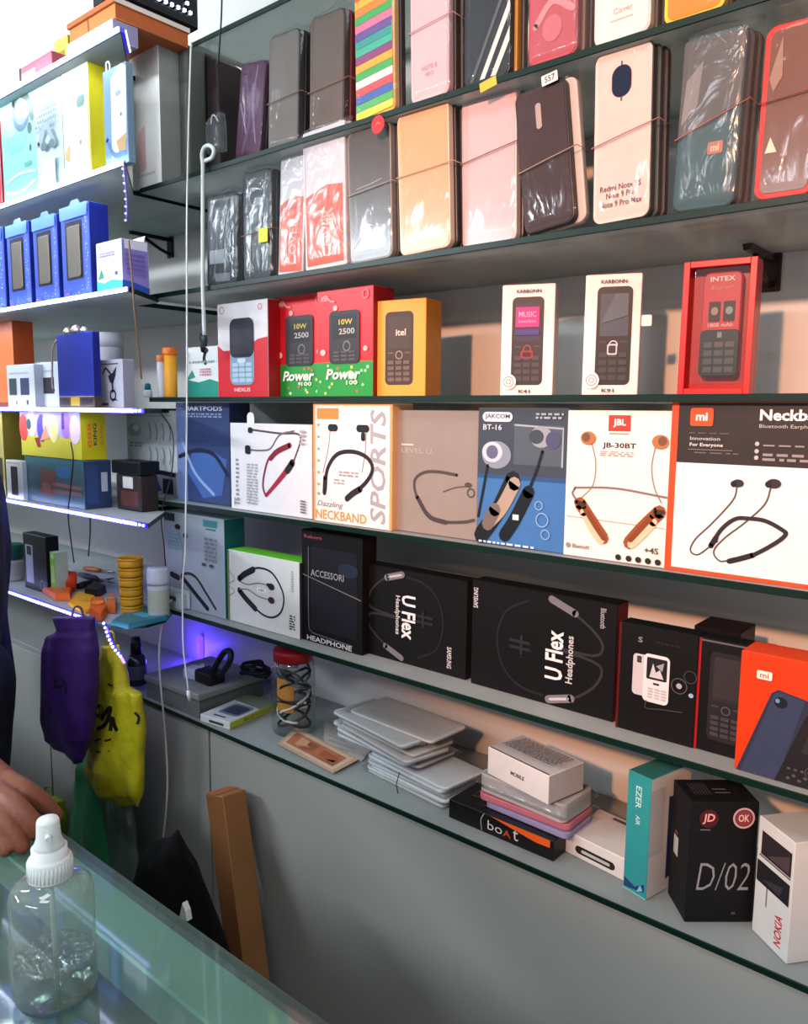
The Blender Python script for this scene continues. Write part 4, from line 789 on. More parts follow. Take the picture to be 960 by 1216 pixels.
mb = MB()
def arc(z0, z1, a0, a1, rad, col):
    n = 8
    for i in range(n):
        q = [(rad*math.cos(a0+(a1-a0)*(i+k)/n), rad*math.sin(a0+(a1-a0)*(i+k)/n)) for k in (0, 1)]
        mb.face([(*q[0], z0), (*q[1], z0), (*q[1], z1), (*q[0], z1)], col, True)
arc(Hj*.28, Hj*.68, R(-115), R(-40), r*.78, 'b8793a'); arc(Hj*.48, Hj*.66, R(-110), R(-80), r*.775, '6a2a24'); arc(Hj*.3, Hj*.56, R(-75), R(-48), r*.775, 'e0d4c4'); arc(Hj*.28, Hj*.36, R(-110), R(-50), r*.773, 'd8a83a')
mb.build('paper_label', t, 'orange and cream paper label inside')
# flat white and yellow phone box
a = Vector((Xat(238, .905, ZE), .905, ZE)); b = Vector((Xat(273, .916, ZE), .916, ZE))
t, d = ground('phone_box', 'flat white and yellow box picturing a grey phone, left of the jar', 'box', a, b, htop(a, 848, ZE), .135, 'c8ccc8', 'b8b830', 'bcc2c4')
printing(t, d, 'printed_phone', [('k', .22, .2, .9, .62, .12, '6a7686'), ('k', .3, .26, .84, .56, .06, '353c4c'), ('p', [(.0, .7), (1, .62), (1, 1), (0, 1)], '6a7460'), ('r', .3, .08, .7, .12, '4a4a4c')], 'top')
printing(t, d, 'lettering', [('k', .3, .25, .8, .6, .08, '3a3a3e')]); printing(t, d, 'side_lettering', [('t', 'BLU', .3, .3, .5, .7, '5a6a20', 0, .02), ('r', .55, .4, .9, .5, '7a8a20')], 'right')
# grey storage box with cables on top
a = Vector((Xat(187, .908, ZE), .908, ZE)); b = Vector((Xat(237, .912, ZE), .912, ZE)); a.x -= .04
h = htop(Vector((Xat(187, .908, ZE), .908, ZE)), 806, ZE)
t, d = ground('storage_box', 'grey lidded storage box under the tangle of black cables', 'box', a, b, h*.72, .17, '6a6c68', '5c5e5c', '7c7e7a')
mb = MB(); mb.box((-.004, -.004, d[2]), (d[0]+.004, d[1]+.004, h), M('7f827e', .4), .003, seg=2); mb.build('lid', t)
zt = ZE+h+.001; bx = b.x
def coil(name, label, cat, c, rad, n, tr, col, seed, zs=.004, sq=1):
    rn = random.Random(seed); pts = []
    for i in range(n*10): a_ = i*.63; pts.append((c[0]+rad*(1+.25*rn.uniform(-1, 1))*math.cos(a_), c[1]+rad*sq*(1+.25*rn.uniform(-1, 1))*math.sin(a_), c[2]+tr+zs*i/10+abs(rn.gauss(0, .003))))
    mb = MB(); mb.tube(cm(pts, 4), tr, M(col, .45), 7); return one(mb, name, label, cat)
c = Vector((bx-.035, .97, zt)); t = thing('charger_adapter', 'black charger with a raised cable loop on the grey storage box', 'charger', c)
mb = MB(); mb.box((-.035, -.022, 0), (.02, .02, .028), M('141318', .4), .006, seg=2); mb.build('adapter', t)
mb = MB(); mb.tube(cm([(.015, 0, .018), (.035, .0, .03), (.055, .005, .058), (.05, .01, .075), (.03, .01, .07), (.012, .005, .045), (.0, .0, .024)], 6), .0065, M('16151b', .4), 8); mb.build('cable', t)
coil('cable_tangle', 'black cable tangle behind the charger loop on the storage box', 'cable', (bx+.0, 1.055, zt), .034, 3, .0042, '131217', 5, .006, .7)
c = Vector((bx-.085, .965, zt)); t = thing('wrapped_charger', 'pale blue-white charger in a plastic bag on the storage box', 'charger', c, (0, 0, R(12)))
mb = MB(); mb.box((-.022, -.018, 0), (.022, .018, .024), M('aab4cc', .4), .005, seg=2); mb.build('adapter', t)
sleeve(t, .03, .02, .012, .012, .012, 31, CRINK2, 'plastic_bag')
# small dark spray bottle
p = Vector((Xat(163, .94, ZE), .94, ZE+.0006)); H = htop(p, 757, ZE); t = thing('spray_bottle', 'small dark bottle with black cap, between the yellow bag and storage box', 'bottle', p)
mb = MB(); mb.lathe([(0, 0), (.02, 0), (.022, .004), (.022, H*.5), (.018, H*.6), (.01, H*.66), (0, H*.66)], M('2b2a33', .2, coat=.5), 24); mb.build('body', t)
mb = MB(); mb.lathe([(0, H*.62), (.0125, H*.62), (.0125, H*.85), (.0105, H*.9), (.0095, H), (0, H)], M('111015', .4), 20); mb.build('cap', t)
mb = MB(); mb.lathe([(.0223, H*.14), (.0225, H*.15), (.0225, H*.42), (.0223, H*.43)], M('5a5a66', .4), 24); mb.build('label', t, 'grey wrap label')
# ------------------------------------------------------------------ shelf of upright white pack / brown bag (left end of shelf A2)
t, d = carton('charger_box', 'tall slim white carton beside the brown bag', 'box', 158, 192, 64, ZA2, .905, .045, 'dedcd8', '8f928c', flap=True)
printing(t, d, 'printed_design', [('p', [(.2, .1), (.5, .13), (.5, .45), (.25, .4)], 'd8b0b0'), ('r', .2, .08, .8, .1, 'b8b8b8'), ('p', [(.15, .93), (.85, .95), (.85, .965), (.15, .95)], 'e0b8b4')])
p, W, H = place(203, 224, 60, ZA2+.0006, .95); t = thing('router_box', 'grey rounded electronic case standing between the white carton and brown bag', 'case', p)
mb = MB(); mb.box((0, 0, 0), (W, .05, H), M('565852', .45), .010, seg=4); mb.build('shell', t); mb = MB(); mb.tube([(-.0005, -.0005, H*.3), (-.0022, -.0022, H*.36), (-.0022, -.0022, H*.44), (-.0005, -.0005, H*.5)], .0024, M('c8cac4', .3), 8); mb.build('handle', t)
p, W, H = place(226, 262, 62, ZA2+.0006, 1.0); t = thing('brown_bag', 'dark brown bag standing at the end of the shelf, behind the hanging white wire', 'bag', p)
mb = MB(); bmx = bmesh.new(); bmesh.ops.create_grid(bmx, x_segments=1, y_segments=1, size=1); bmx.free()
mb.slab([(0, 0), (W*.98, 0), (W, H*.5), (W*.94, H*.86), (W*.5, H*.97), (0, H)], 0, .06, M('2a2020', .6, bump=.2, bscale=60), .006, 3); mb.build('bag_body', t)
mb = MB(); mb.slab(rrect(W*.1, H*.35, W*.45, H*.5, .003), -.0012, .001, M('5a504c', .6), 0); mb.build('patch', t, 'lighter square patch')
mb = MB(); mb.tube(cm([(W*.2, .03, H*.96), (W*.3, .03, H*1.06), (W*.6, .03, H*1.04), (W*.7, .03, H*.92)], 6), .003, M('2a2222', .6), 8); mb.build('handle', t)
# ------------------------------------------------------------------ topmost lit shelf
Z0, Z1, Z2, Z3, Z4, Z5 = LZ
t, d = carton('white_carton', 'thin white flat box under the orange carton on the topmost shelf', 'box', 80, 134, 53, Z0, .795, .05, 'e2dcd8', '8a86a8', flap=False); printing(t, d, 'printed_stripe', [('r', 0, .0, 1, .3, '8078b0'), ('r', .1, .5, .4, .7, 'c0b0b8')])
t, d = carton('orange_carton', 'orange carton with a split lid at the corner of the topmost shelf', 'box', 83, 137, 36, Z0+d[2]+.001, .80, .15, 'd88a48', 'b85a2a', top='c07038', flap=False)
W, D, H = d; printing(t, d, 'lid_gap', [('l', [(.44, .0), (.42, 1)], .03, 'a8542a')]); mb = MB(); mb.box((-.003, -.004, H), (W+.003, D+.003, H+.010), M('c8703a', .45), .001, {'+x': M('e0d8d2', .4)}); mb.build('lid', t)
p = Vector((t.location.x+W*.72, .80, t.location.z+H+.0115)); t2 = thing('display_board', 'black display case edged with white LED dots, lying on the orange carton', 'display case', p)
mb = MB(); mb.box((-.03, 0, 0), (W*.32, .17, .12), M('0d0c12', .2), .003); mb.build('case', t2)
def ledline(t, pts, name='led_strip', n=24, size=.0025, s=5, col='dfe6ff', side=Vector((1, 0, 0))):
    mb = MB(); a, b = Vector(pts[0]), Vector(pts[1]); mb.tube([a, b], .0022, M('1a1830', .4), 6)
    for i in range(n):
        c = a.lerp(b, (i+.5)/n)+side*.0018; mb.box(c-Vector((size,)*3), c+Vector((size,)*3), emit(col, s), 0)
    mb.build(name, t)
ledline(t2, [(W*.32+.002, .01, .022), (W*.32+.002, .155, .022)], n=11); ledline(t2, [(W*.32+.002, .142, .03), (W*.32+.002, .142, .118)], n=7)
t, d = carton('pink_box', 'long flat pink box on the topmost shelf', 'box', 24, 62, 82, Z0, .80, .06, 'd8788a', 'a85060'); printing(t, d, 'lettering', [('r', .08, .3, .5, .7, 'e8b0b8'), ('r', 0, 0, .06, 1, '4a3a40')])
p = Vector((Xat(52, .85, Z0), .85, Z0+.0006)); t = thing('glass_jar', 'small grey-green glass jar behind the pink box on the topmost shelf', 'jar', p)
mb = MB(); mb.lathe([(0, 0), (.024, 0), (.028, .01), (.027, .03), (.02, .044), (.016, .048)], clear('grey_glass', 'b8c8c4', .06, .08, 1.5, diff=.3, diffcol='8a9a98'), 26); mb.build('body', t); mb = MB(); mb.lathe([(0, .062), (.017, .06), (.018, .047), (.0, .047)], M('9ab0ac', .3), 24); mb.build('lid', t)
mb = MB(); mb.lathe([(.0275, .012), (.0282, .014), (.0275, .026)], M('5a6a6c', .4), 26); mb.build('label', t)
t, d = carton('yellow_box', 'tiny yellow box between the pink box and orange carton on the topmost shelf', 'box', 66, 82, 50, Z0, .83, .03, 'e0d05a', 'a89a3a'); printing(t, d, 'lettering', [('r', .1, .1, .9, .35, 'e8e4d0'), ('r', .2, .55, .8, .7, 'a89a30')])
# ------------------------------------------------------------------ white lit shelf: upright packs
def lpack(label, xl, xr, ytop, Y, D, front, side, ops, z=Z1, name='headphone_box', cat='box', top=None, nm='printed_design', flap=True):
    t, d = carton(name, label, cat, xl, xr, ytop, z, Y, D, front, side, top, flap=flap); printing(t, d, nm, ops); return t, d
lpack('red-edged white box at the frame edge, on the white lit shelf', -40, 3, 158, .80, .035, 'd8d0cc', 'b82838', [('r', .8, 0, 1, 1, 'c02838'), ('r', .2, .2, .6, .6, 'e0c8c8')])
lpack('cyan headphone box with round blue picture', 6, 46, 118, .80, .04, '7fc4bc', '4a8a90', [('r', 0, .82, 1, 1, '8fd0d8'), ('e', .4, .62, .38, .17, '6ad0dc'), ('e', .3, .68, .15, .07, '7fb0e8'), ('o', .62, .8, .26, .09, '3a5a70'), ('s', [(.4, .88), (.6, .95), (.85, .86), (.92, .7)], .1, '4a5a50'), ('e', .75, .78, .1, .06, 'e8e4d8'), ('e', .84, .62, .06, .05, '3a4a44'), ('e', .84, .45, .03, .03, '3a4a44'), ('s', [(.1, .22), (.5, .26), (.95, .24)], .03, 'd8ecdc'), ('s', [(.1, .13), (.5, .1), (.95, .16)], .03, 'd8ecdc'), ('r', .65, .3, .85, .34, '5a9a90')])
lpack('pale blue pack with fine grey writing', 46, 77, 106, .80, .035, 'b4ccd4', '8aa4ac', small(.1, .55, .9, .92, 8, '6a7a84', 3) + [('s', [(.2, .45), (.5, .6), (.8, .42)], .12, '8a9aa4'), ('e', .4, .42, .12, .04, '5a6a74'), ('e', .7, .42, .12, .04, '5a6a74'), ('r', .3, .05, .8, .3, 'd8e4e8')])
lpack('white box with yellow side, on the white lit shelf', 78, 109, 88, .80, .035, 'd8d8d0', 'c8bc1e', [('r', .95, 0, 1, 1, 'd8cc40'), ('k', .55, .64, .85, .74, .08, '5a7a78'), ('r', .6, .4, .8, .62, 'c8d8e0'), ('r', .62, .32, .68, .36, '8a8a8a'), ('p', [(.05, .3), (.25, .36), (.2, .2), (.05, .24)], 'c0a070')])
lpack('cream pack with yellow edge behind the blue blister pack', 117, 136, 104, .83, .02, 'd8dccc', 'a8b4a0', [('r', 0, 0, .18, 1, 'd8c83c'), ('r', .3, .3, .8, .5, 'c8d8a8'), ('r', .3, .75, .9, .8, 'a8a0b8')])
t, d = lpack('blue and white blister pack with hang hole, end of the white lit shelf', 126, 153, 86, .79, .014, '6a8ab0', '7a94a8', [('p', [(.3, .05), (.95, .25), (1, .95), (.8, 1), (.35, .9)], 'd4dce4'), ('e', .65, .72, .12, .03, '8a9ab0'), ('p', [(.5, .25), (.95, .3), (.9, .12), (.6, .15)], 'b89060'), ('s', [(.1, .3), (.4, .12), (.9, .1)], .12, '4a6ea0'), ('e', .75, .5, .04, .02, '5a6a78')], name='blister_pack', cat='pack', flap=False)
mb = MB(); mb.tube(cm([(.008, .004, d[2]), (.006, .004, d[2]+.012), (.012, .004, d[2]+.016), (.018, .004, d[2]+.01), (.018, .004, d[2])], 4), .0016, M('c8ccd0', .4), 6); mb.build('hang_hook', t)
# ------------------------------------------------------------------ blue power banks
for i, (xl, xr, yt, wh) in enumerate(((-32, 8, 282, 'at the frame edge'), (12, 38, 270, 'second from the frame edge'), (43, 71, 262, 'second from the white and purple carton'), (76, 109, 249, 'right beside the white and purple carton'))):
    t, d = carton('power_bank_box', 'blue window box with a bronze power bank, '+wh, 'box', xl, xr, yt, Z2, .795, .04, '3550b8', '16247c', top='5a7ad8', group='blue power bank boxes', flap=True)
    W, D, H = d; rn = random.Random(i); ops = [('r', .82, .05, .97, .9, '4a62d0')]
    for _ in range(26): ops.append(('e', rn.uniform(.84, .95), rn.uniform(.06, .9), .018, .006, 'a8b4f0'))
    for _ in range(14): ops.append(('e', rn.uniform(.05, .85), rn.uniform(.02, .12), .018, .006, '8a8ad8'))
    printing(t, d, 'printed_design', ops + [('r', .02, .86, .98, 1, '4a78d8'), ('r', .1, .03, .3, .07, '5a4ac8')])
    mb = MB(); mb.slab(rrect(W*.16, H*.2, W*.74, H*.83, .003), -.0008, .001, M('15151f', .3), 0); wn = mb.build('window', t, 'dark window opening')
    mb = MB(); mb.slab(rrect(W*.26, H*.22, W*.7, H*.78, .005), -.0034, .0, M('6a6058', .35, .3), .001); mb.build('power_bank', wn, 'bronze grey power bank')
    mb = MB(); mb.slab([(W*.3, H), (W*.38, H*1.06), (W*.62, H*1.06), (W*.7, H)], .001, .0018, M('3a62c8', .4), 0); mb.build('hang_tab', t)
t, d = carton('earphone_box', 'white carton with purple side and teal wave, beside the blue power banks', 'box', 116, 146, 290, Z2, .80, .055, 'd4d2dc', '8a7ac0', flap=True, top='c8c4d8')
W, D, H = d; printing(t, d, 'printed_wave', [('p', [(0, 0), (1, 0), (1, .2), (.6, .25), (.3, .2), (0, .26)], '2f9a94'), ('p', [(.05, .28), (.2, .48), (.3, .3)], '2f8a70'), ('e', .78, .36, .06, .04, '5a4a6a')] + small(.15, .7, .75, .8, 2, '9a8aa8', 2)); printing(t, d, 'side_print', [('p', [(0, 0), (1, 0), (1, .1), (.5, .18), (0, .22)], '2a4aa0'), ('r', .1, .82, .95, 1, 'd8d4e4')] + small(.15, .3, .85, .75, 5, '6a5aa8', 3), 'right')
mb = MB(); mb.slab([(W*.1, H), (W*.9, H), (W*.98, H+.012), (W*.3, H+.010)], .05, .0508, M('dcdae4', .4), 0); mb.build('open_flap', t)
# ------------------------------------------------------------------ shelf with blue box
t, d = lpack('orange cloth-like box at the frame edge, under the blue power banks', -25, 19, 384, .86, .05, 'd86a34', 'b04a20', [('r', .1, .1, .16, .9, 'e07a44'), ('r', .5, .05, .56, .95, 'c85a2a'), ('r', 0, .0, 1, .05, '8a3a1c')], Z3, 'orange_box', top='e08048')
lpack('small white box with two dark windows, beside the orange box', 10, 42, 434, .80, .03, 'c8ccd4', 'a0a4b0', [('r', .08, .28, .36, .68, '3a4448'), ('r', .5, .28, .82, .68, '39385e'), ('r', .3, .05, .36, .14, '7a7a80'), ('r', .7, .05, .78, .16, '4a4a54'), ('r', .1, .78, .8, .82, 'a8b0b8')], Z3, 'charger_box')
lpack('small white box behind the strap handle of the blue box', 45, 71, 431, .82, .03, 'ccd2d8', 'a4aab4', [('r', .15, .3, .8, .66, '2c2a30'), ('r', .2, .06, .3, .14, '7a7a80'), ('r', .1, .78, .8, .82, 'a8b0b8')], Z3, 'charger_box')
t, d = carton('speaker_box', 'dark blue box with a grey strap handle and shiny trinkets on top', 'box', 70, 112, 398, Z3+.022, .795, .016, '1a2a94', '10186a', top='23226a', flap=False); W, D, H = d
mb = MB(); mb.box((.0, .0, -.0215), (W, D, -.0002), M('3a3024', .5), .001, {'-y': M('4a3c2a', .4)}); mb.build('base_tray', t, 'brown patterned base')
printing(t, (W, D, -.021), 'printed_base', [('r', .05, .2, .3, .8, '2a2228'), ('r', .35, .1, .6, .9, 'b89a2a'), ('r', .65, .2, .95, .8, '2a2228'), ('r', 0, 0, 1, .06, 'b8a890')])
mb = MB(); mb.tube(cm([(W*.1, D*.5, H), (-.012, D*.3, H-.012), (-.022, D*.1, H-.03), (-.023, 0, H*.5), (-.018, -.004, H*.2), (-.008, -.006, H*.1)], 6), .004, M('8a7a80', .4), 8, True, .5); mb.build('strap_handle', t, 'grey strap handle')
for k, (x, r_, c) in enumerate(((.25, .008, 'c8bc98'), (.5, .010, 'd0b8bc'), (.72, .007, 'dcdce0'))):
    mb = MB(); mb.lathe([(0, 0), (r_, .001), (r_*1.1, r_*.7), (r_*.7, r_*1.4), (r_*.3, r_*1.7), (0, r_*1.75)], M(c, .2, .7), 16); o = mb.build('trinket', t); o.location = (W*x, D*.4, H)
t, d = lpack('grey card box printed with a black bird on a ball', 118, 147, 428, .83, .025, 'b0aeb8', '8a8894', [], Z3, 'card_box', flap=True)
printing(t, d, 'printed_figure', [('s', [(.22, .72), (.32, .82), (.45, .76), (.55, .68)], .05, '24222a'), ('p', [(.42, .66), (.6, .72), (.78, .86), (.72, .66), (.62, .5), (.5, .52)], '24222a'), ('l', [(.58, .52), (.6, .34)], .06, '24222a'), ('o', .6, .26, .13, .05, '24222a'), ('p', [(.45, .18), (.78, .14), (.7, .2)], '24222a'), ('r', .1, .05, .4, .1, '5a3040'), ('r', .15, .9, .85, .92, '4a4854')])
p = Vector((Xat(131, .93, Z3), .93, Z3+.0006)); H = htop(p, 396, Z3); t = thing('white_tub', 'plain white tub behind the card box with the bird', 'tub', p)
mb = MB(); mb.lathe([(0, 0), (.03, 0), (.032, .004), (.032, H*.8), (.03, H*.82), (0, H*.82)], M('c4c4cc', .4), 28); mb.build('body', t); mb = MB(); mb.lathe([(0, H*.815), (.034, H*.815), (.034, H*.97), (.031, H), (0, H)], M('d0d0d8', .4), 28); mb.build('lid', t)
# ------------------------------------------------------------------ yellow and teal boxes
t, d = carton('toy_box', 'teal electronics box under the yellow box', 'box', 32, 101, 541, Z4, .795, .06, '3f6068', '2a3a56', top='4a6a70', flap=False)
printing(t, d, 'printed_gadget', [('r', 0, .8, 1, 1, '3a6a70'), ('p', [(.25, .2), (.5, .15), (.55, .7), (.3, .78)], '7a4a40'), ('r', .3, .3, .45, .45, '96604e'), ('l', [(.5, .45), (.95, .42)], .03, '96685a'), ('l', [(.5, .3), (.95, .3)], .03, '96685a'), ('k', .55, .6, .8, .85, .05, '3a6a98'), ('r', .05, .1, .2, .6, '4c6a72')]); printing(t, d, 'side_print', [('r', .62, .35, .85, .75, 'a8aeb4'), ('r', .1, .1, .5, .9, '30426a')], 'right'); T4 = d[2]
t, d = carton('toy_box', 'yellow box with a colourful row of pictured bottles, on top of the teal box', 'box', 26, 97, 487, Z4+T4+.001, .795, .055, 'ccc23a', 'b8ae10', top='d8d050', flap=True)
rn = random.Random(8); ops = [('r', 0, .45, 1, 1, 'b4a8c8')]
for i, (c, u) in enumerate((('d84a40', .06), ('e0d8b0', .2), ('5a4aa8', .38), ('c0b8dc', .48), ('e8dc90', .58), ('a878c8', .78), ('e0c8dc', .92))): ops += [('e', u, .62+.1*(i % 2), .08, .3, c)]
ops += [('p', [(.25, .4), (.3, .2), (.36, .22), (.33, .42)], '9a3020'), ('r', .72, .62, .76, .95, '4a3a90'), ('p', [(.35, .35), (.45, .7), (.5, .4)], 'e89a6a'), ('e', .16, .7, .04, .12, '2a5a58')]
printing(t, d, 'printed_bottles', ops); printing(t, d, 'side_lettering', [('t', '888', .25, .25, .42, .75, 'd86a1a', 90, .02), ('t', 'KING', .48, .3, .62, .75, '3a4a40', 90, .03), ('t', 'SUPER', .76, .3, .86, .72, 'd8602a', 90, .02)], 'right', lift=.0006)
lpack('white box with tall black window, in front of the teal box', 9, 28, 546, .785, .02, 'd0d0cc', 'a8b0b0', [('k', .3, .1, .72, .85, .03, '15171b'), ('r', .05, .92, .9, .95, 'b0b0b0')], Z4, 'charger_box')
lpack('narrow yellow and white box at the frame edge, under the LED-edged shelf', -26, 7, 488, .80, .05, 'b8a85a', '8a7a2a', [('r', .1, .5, .9, .95, 'b0a0b4'), ('r', .6, .1, .95, .45, '3a3420'), ('r', .3, .2, .5, .4, 'd0c060')], Z4, 'toy_box')
lpack('dark box pictured with red and cream shapes, behind the white windowed box', 15, 27, 490, .86, .05, '4a4048', '35303a', [('r', 0, .5, 1, 1, 'a8a0b0'), ('e', .5, .7, .3, .12, 'd85a50'), ('r', .1, .05, .9, .4, '2a2430')], Z4, 'toy_box', flap=True)
p, W, H = place(139, 168, 546, Z4+.0006, .85); t = thing('card_reader', 'black boxy gadget with pale sticker beside the teal box', 'gadget', p)
mb = MB(); mb.box((0, 0, 0), (W, .04, H*.72), M('2f2624', .4), .003, seg=2); mb.build('body', t); mb = MB(); mb.box((-.012, -.003, H*.73), (W+.003, .043, H), M('121014', .4), .003, seg=2); mb.build('top_cover', t); mb = MB(); mb.slab(rrect(W*.3, H*.45, W*.7, H*.68, .002), -.0008, .0, M('c4c0b8', .5), 0); mb.build('sticker', t, 'pale sticker'); mb = MB(); mb.slab(rrect(W*.2, H*.1, W*.9, H*.4, .002), -.0008, .0, M('5a3226', .5), 0); mb.build('brown_panel', t)
# ------------------------------------------------------------------ shelf with tools
def jar(label, x, Y, ytop, r, body, lid, z=Z5, lidfrac=.4, name='cream_jar', cat='jar'):
    p = Vector((Xat(x, Y, z), Y, z+.0006)); H = htop(p, ytop, z); t = thing(name, label, cat, p)
    mb = MB(); mb.lathe([(0, 0), (r*.94, 0), (r, .004), (r, H*(1-lidfrac)-.003), (r*.9, H*(1-lidfrac)), (0, H*(1-lidfrac))], M(body, .4), 28); mb.build('body', t)
    mb = MB(); k = 1-lidfrac; mb.lathe([(0, H*k), (r*1.04, H*k), (r*1.05, H*(k+.05)), (r*1.03, H*.95), (r*.9, H), (0, H)], M(lid, .35), 28); mb.build('lid', t)
    m = MB(); m.lathe([(r*1.003, H*.15), (r*1.01, H*.16), (r*1.01, H*k*.85), (r*1.003, H*k*.86)], M('a8aa98', .45), 28); m.build('label', t); return t, H
jar('round white jar with dark green lid, at the frame edge of the tool shelf', 14, .83, 646, .030, 'b4b8a4', '14503c')
t, d = lpack('black upright box picturing a white stick, beside the green-lidded jar', 30, 57, 632, .815, .03, '121414', '0c0c0e', [('r', .1, .12, .42, .8, 'aab0bc'), ('r', .16, .62, .36, .78, '23262c'), ('o', .78, .14, .1, .03, '6a6a6e'), ('p', [(.6, .5), (.8, .52), (.75, .75)], '3a2030')], Z5, 'shaver_box')
lpack('thin bright green pack leaning beside the black upright box', 61, 67, 655, .82, .03, '8ac83a', 'a8b8a0', [('r', .2, .3, .8, .7, 'b8dc80'), ('r', .2, .85, .8, .95, 'c8d8b0')], Z5, 'green_pack', 'pack', flap=False)
p = Vector((Xat(83, .86, Z5), .86, Z5+.0006)); t = thing('tape_roll', 'red-orange round roll on the tool shelf', 'roll', p+Vector((0, 0, .024)), (R(80), R(15), R(-20)))
mb = MB(); mb.lathe([(.009, -.012), (.022, -.012), (.024, -.009), (.024, .009), (.022, .012), (.009, .012), (.009, -.012)], M('c83a1c', .4), 30); mb.build('roll', t); mb = MB(); mb.lathe([(.0, -.006), (.0088, -.006), (.0088, .006), (0, .006)], M('2a1a1c', .5), 20); mb.build('core', t)
def wedge(name, label, cat, pxs, h, col, z=Z5, parts=None, edgecol=None):
    P = [atZ(*q, z) for q in pxs]; c = sum(P, Vector())/len(P); t = thing(name, label, cat, (c.x, c.y, z+.0006)); mb = MB(); bm = bmesh.new()
    f = bm.faces.new([bm.verts.new((q.x-c.x, q.y-c.y, 0)) for q in P]); f.normal_update()
    if f.normal.z > 0: f.normal_flip()
    r_ = bmesh.ops.extrude_face_region(bm, geom=[f])
    for g in r_['geom']:
        if isinstance(g, bmesh.types.BMVert): g.co.z = h; g.co.x *= .92; g.co.y *= .92
    bmesh.ops.recalc_face_normals(bm, faces=bm.faces[:]); bmesh.ops.bevel(bm, geom=bm.edges[:], offset=min(.0015, h*.3), segments=2, affect='EDGES')
    mb.merge(bm, ma=M(col, .4)); mb.build('body', t); return t
t = wedge('orange_tool_grip', 'bright orange plastic wedge near the lit edge of the tool shelf', 'tool', [(48, 703), (66, 714), (84, 714), (88, 700), (68, 694)], .016, 'dc6014')
mb = MB(); mb.tube([(-.03, -.004, .008), (-.05, -.008, .009)], .003, M('2c2a2c', .3, .6), 8); mb.build('tip', t, 'dark metal tip')
t = wedge('paper_pouch', 'folded yellow paper pouch at the lit edge of the tool shelf', 'pouch', [(80, 719), (100, 731), (118, 722), (112, 707), (92, 704)], .006, 'e8a81e'); mb = MB(); mb.face([(-.01, -.012, .0064), (.02, -.004, .0064), (.012, .014, .0064)], 'c8861a'); mb.build('flap', t)
t = wedge('orange_tape_holder', 'dark orange tape holder between the yellow pouch and yellow cups', 'tape', [(106, 734), (121, 741), (128, 731), (124, 718), (108, 720)], .020, 'cc5a12'); mb = MB(); mb.lathe([(.006, 0), (.012, 0), (.012, .004), (.006, .004), (.006, 0)], M('e88a30', .4), 20); o = mb.build('tape', t); o.location = (0, 0, .0205)
t = wedge('plastic_clip', 'pale orange plastic clip beside the yellow cups', 'clip', [(126, 728), (138, 730), (139, 716), (128, 713)], .018, 'd0743a'); mb = MB(); mb.box((-.01, -.004, .018), (.01, .004, .0215), M('c8a080', .4), .001); mb.build('jaw', t)
def tool(label, px, Y0, grip, metal, rad=.005, name='hand_tool', z=Z5, lift=.007):
    a, b = atZ(*px[0], z), atZ(*px[1], z); c = (a+b)/2; t = thing(name, label, 'tool', (c.x, c.y, z+lift)); d_ = (b-a)/2; d_.z = 0
    mb = MB(); mb.tube([-d_, -d_*.6, -d_*.1, d_*.05], [rad*.8, rad*1.15, rad, rad*.7], M(grip, .4), 10); mb.build('grip', t); mb = MB(); mb.tube([d_*.05, d_*.7, d_], [rad*.45, rad*.4, rad*.25], M(metal, .25, .8), 8); mb.build('shaft', t)
tool('dark screwdriver lying across the tool shelf behind the pouch', [(92, 700), (135, 690)], 0, '1b1a22', '77767c', .008)
tool('brown handled tool lying near the wall on the tool shelf', [(100, 678), (138, 683)], 0, 'a85a34', 'b0a090', .006)
tool('grey pliers lying behind the yellow cups on the tool shelf', [(95, 690), (136, 700)], 0, '55505a', '9a9aa0', .007, 'pliers', lift=.016)
t = wedge('black_gadget', 'black rounded gadget among the tools on the tool shelf', 'gadget', [(100, 708), (116, 711), (127, 704), (112, 698)], .018, '1b1a20'); mb = MB(); mb.tube([(-.012, -.006, .019), (.008, .004, .019)], .0018, M('3f5a2a', .4), 8); mb.build('green_strip', t)
# yellow stacked cups
p0 = Vector((Xat(157, .85, Z5), .85, Z5+.0006)); Ht = htop(p0, 662, Z5); n = 6; hc = Ht/n
for i in range(n):
    t = thing('yellow_cup', f'yellow plastic cup, {["lowest", "second from the bottom", "third from the bottom", "fourth from the bottom", "fifth from the bottom", "topmost"][i]} of the stack on the tool shelf', 'cup', p0+Vector((0, 0, hc*i)), group='yellow stacked cups')
    r = .0225+.0005*i; mb = MB(); mb.lathe([(0, .001), (r*.94, .001), (r*.96, .003), (r, hc-.004)] + ([(r*.93, hc-.004), (r*.9, hc*.4), (0, hc*.4)] if i == n-1 else [(0, hc-.004)]), M('c48a14', .4), 30); mb.build('body', t); mb = MB(); mb.lathe([(r*.99, hc-.0045), (r*1.03, hc-.0045), (r*1.03, hc-.0012), (r*.95, hc-.0005), (r*.93, hc-.0045)], M('d09a20', .4), 30); mb.build('rim', t)
p = p0+Vector((.028, .06, 0)); 
jar('white plastic tub with screw lid beside the yellow cups', 189, .87, 674, .021, 'b0b4bc', 'c2c4cc', lidfrac=.32, name='white_tub', cat='tub')
t = wedge('teal_box', 'flat teal box under the yellow cups, at the rounded shelf corner', 'box', [(131, 742), (152, 748), (200, 737), (206, 729), (160, 722)], .009, '2a6a74')
o = t; o.location.z = Z5+.0006
mb = MB(); mb.box((-.02, -.012, .009), (.022, .01, .0094), M('4a9aa0', .4), .0002); mb.build('lid_print', t)
p0s = [o_ for o_ in bpy.data.objects if o_.name.startswith('yellow_cup')]
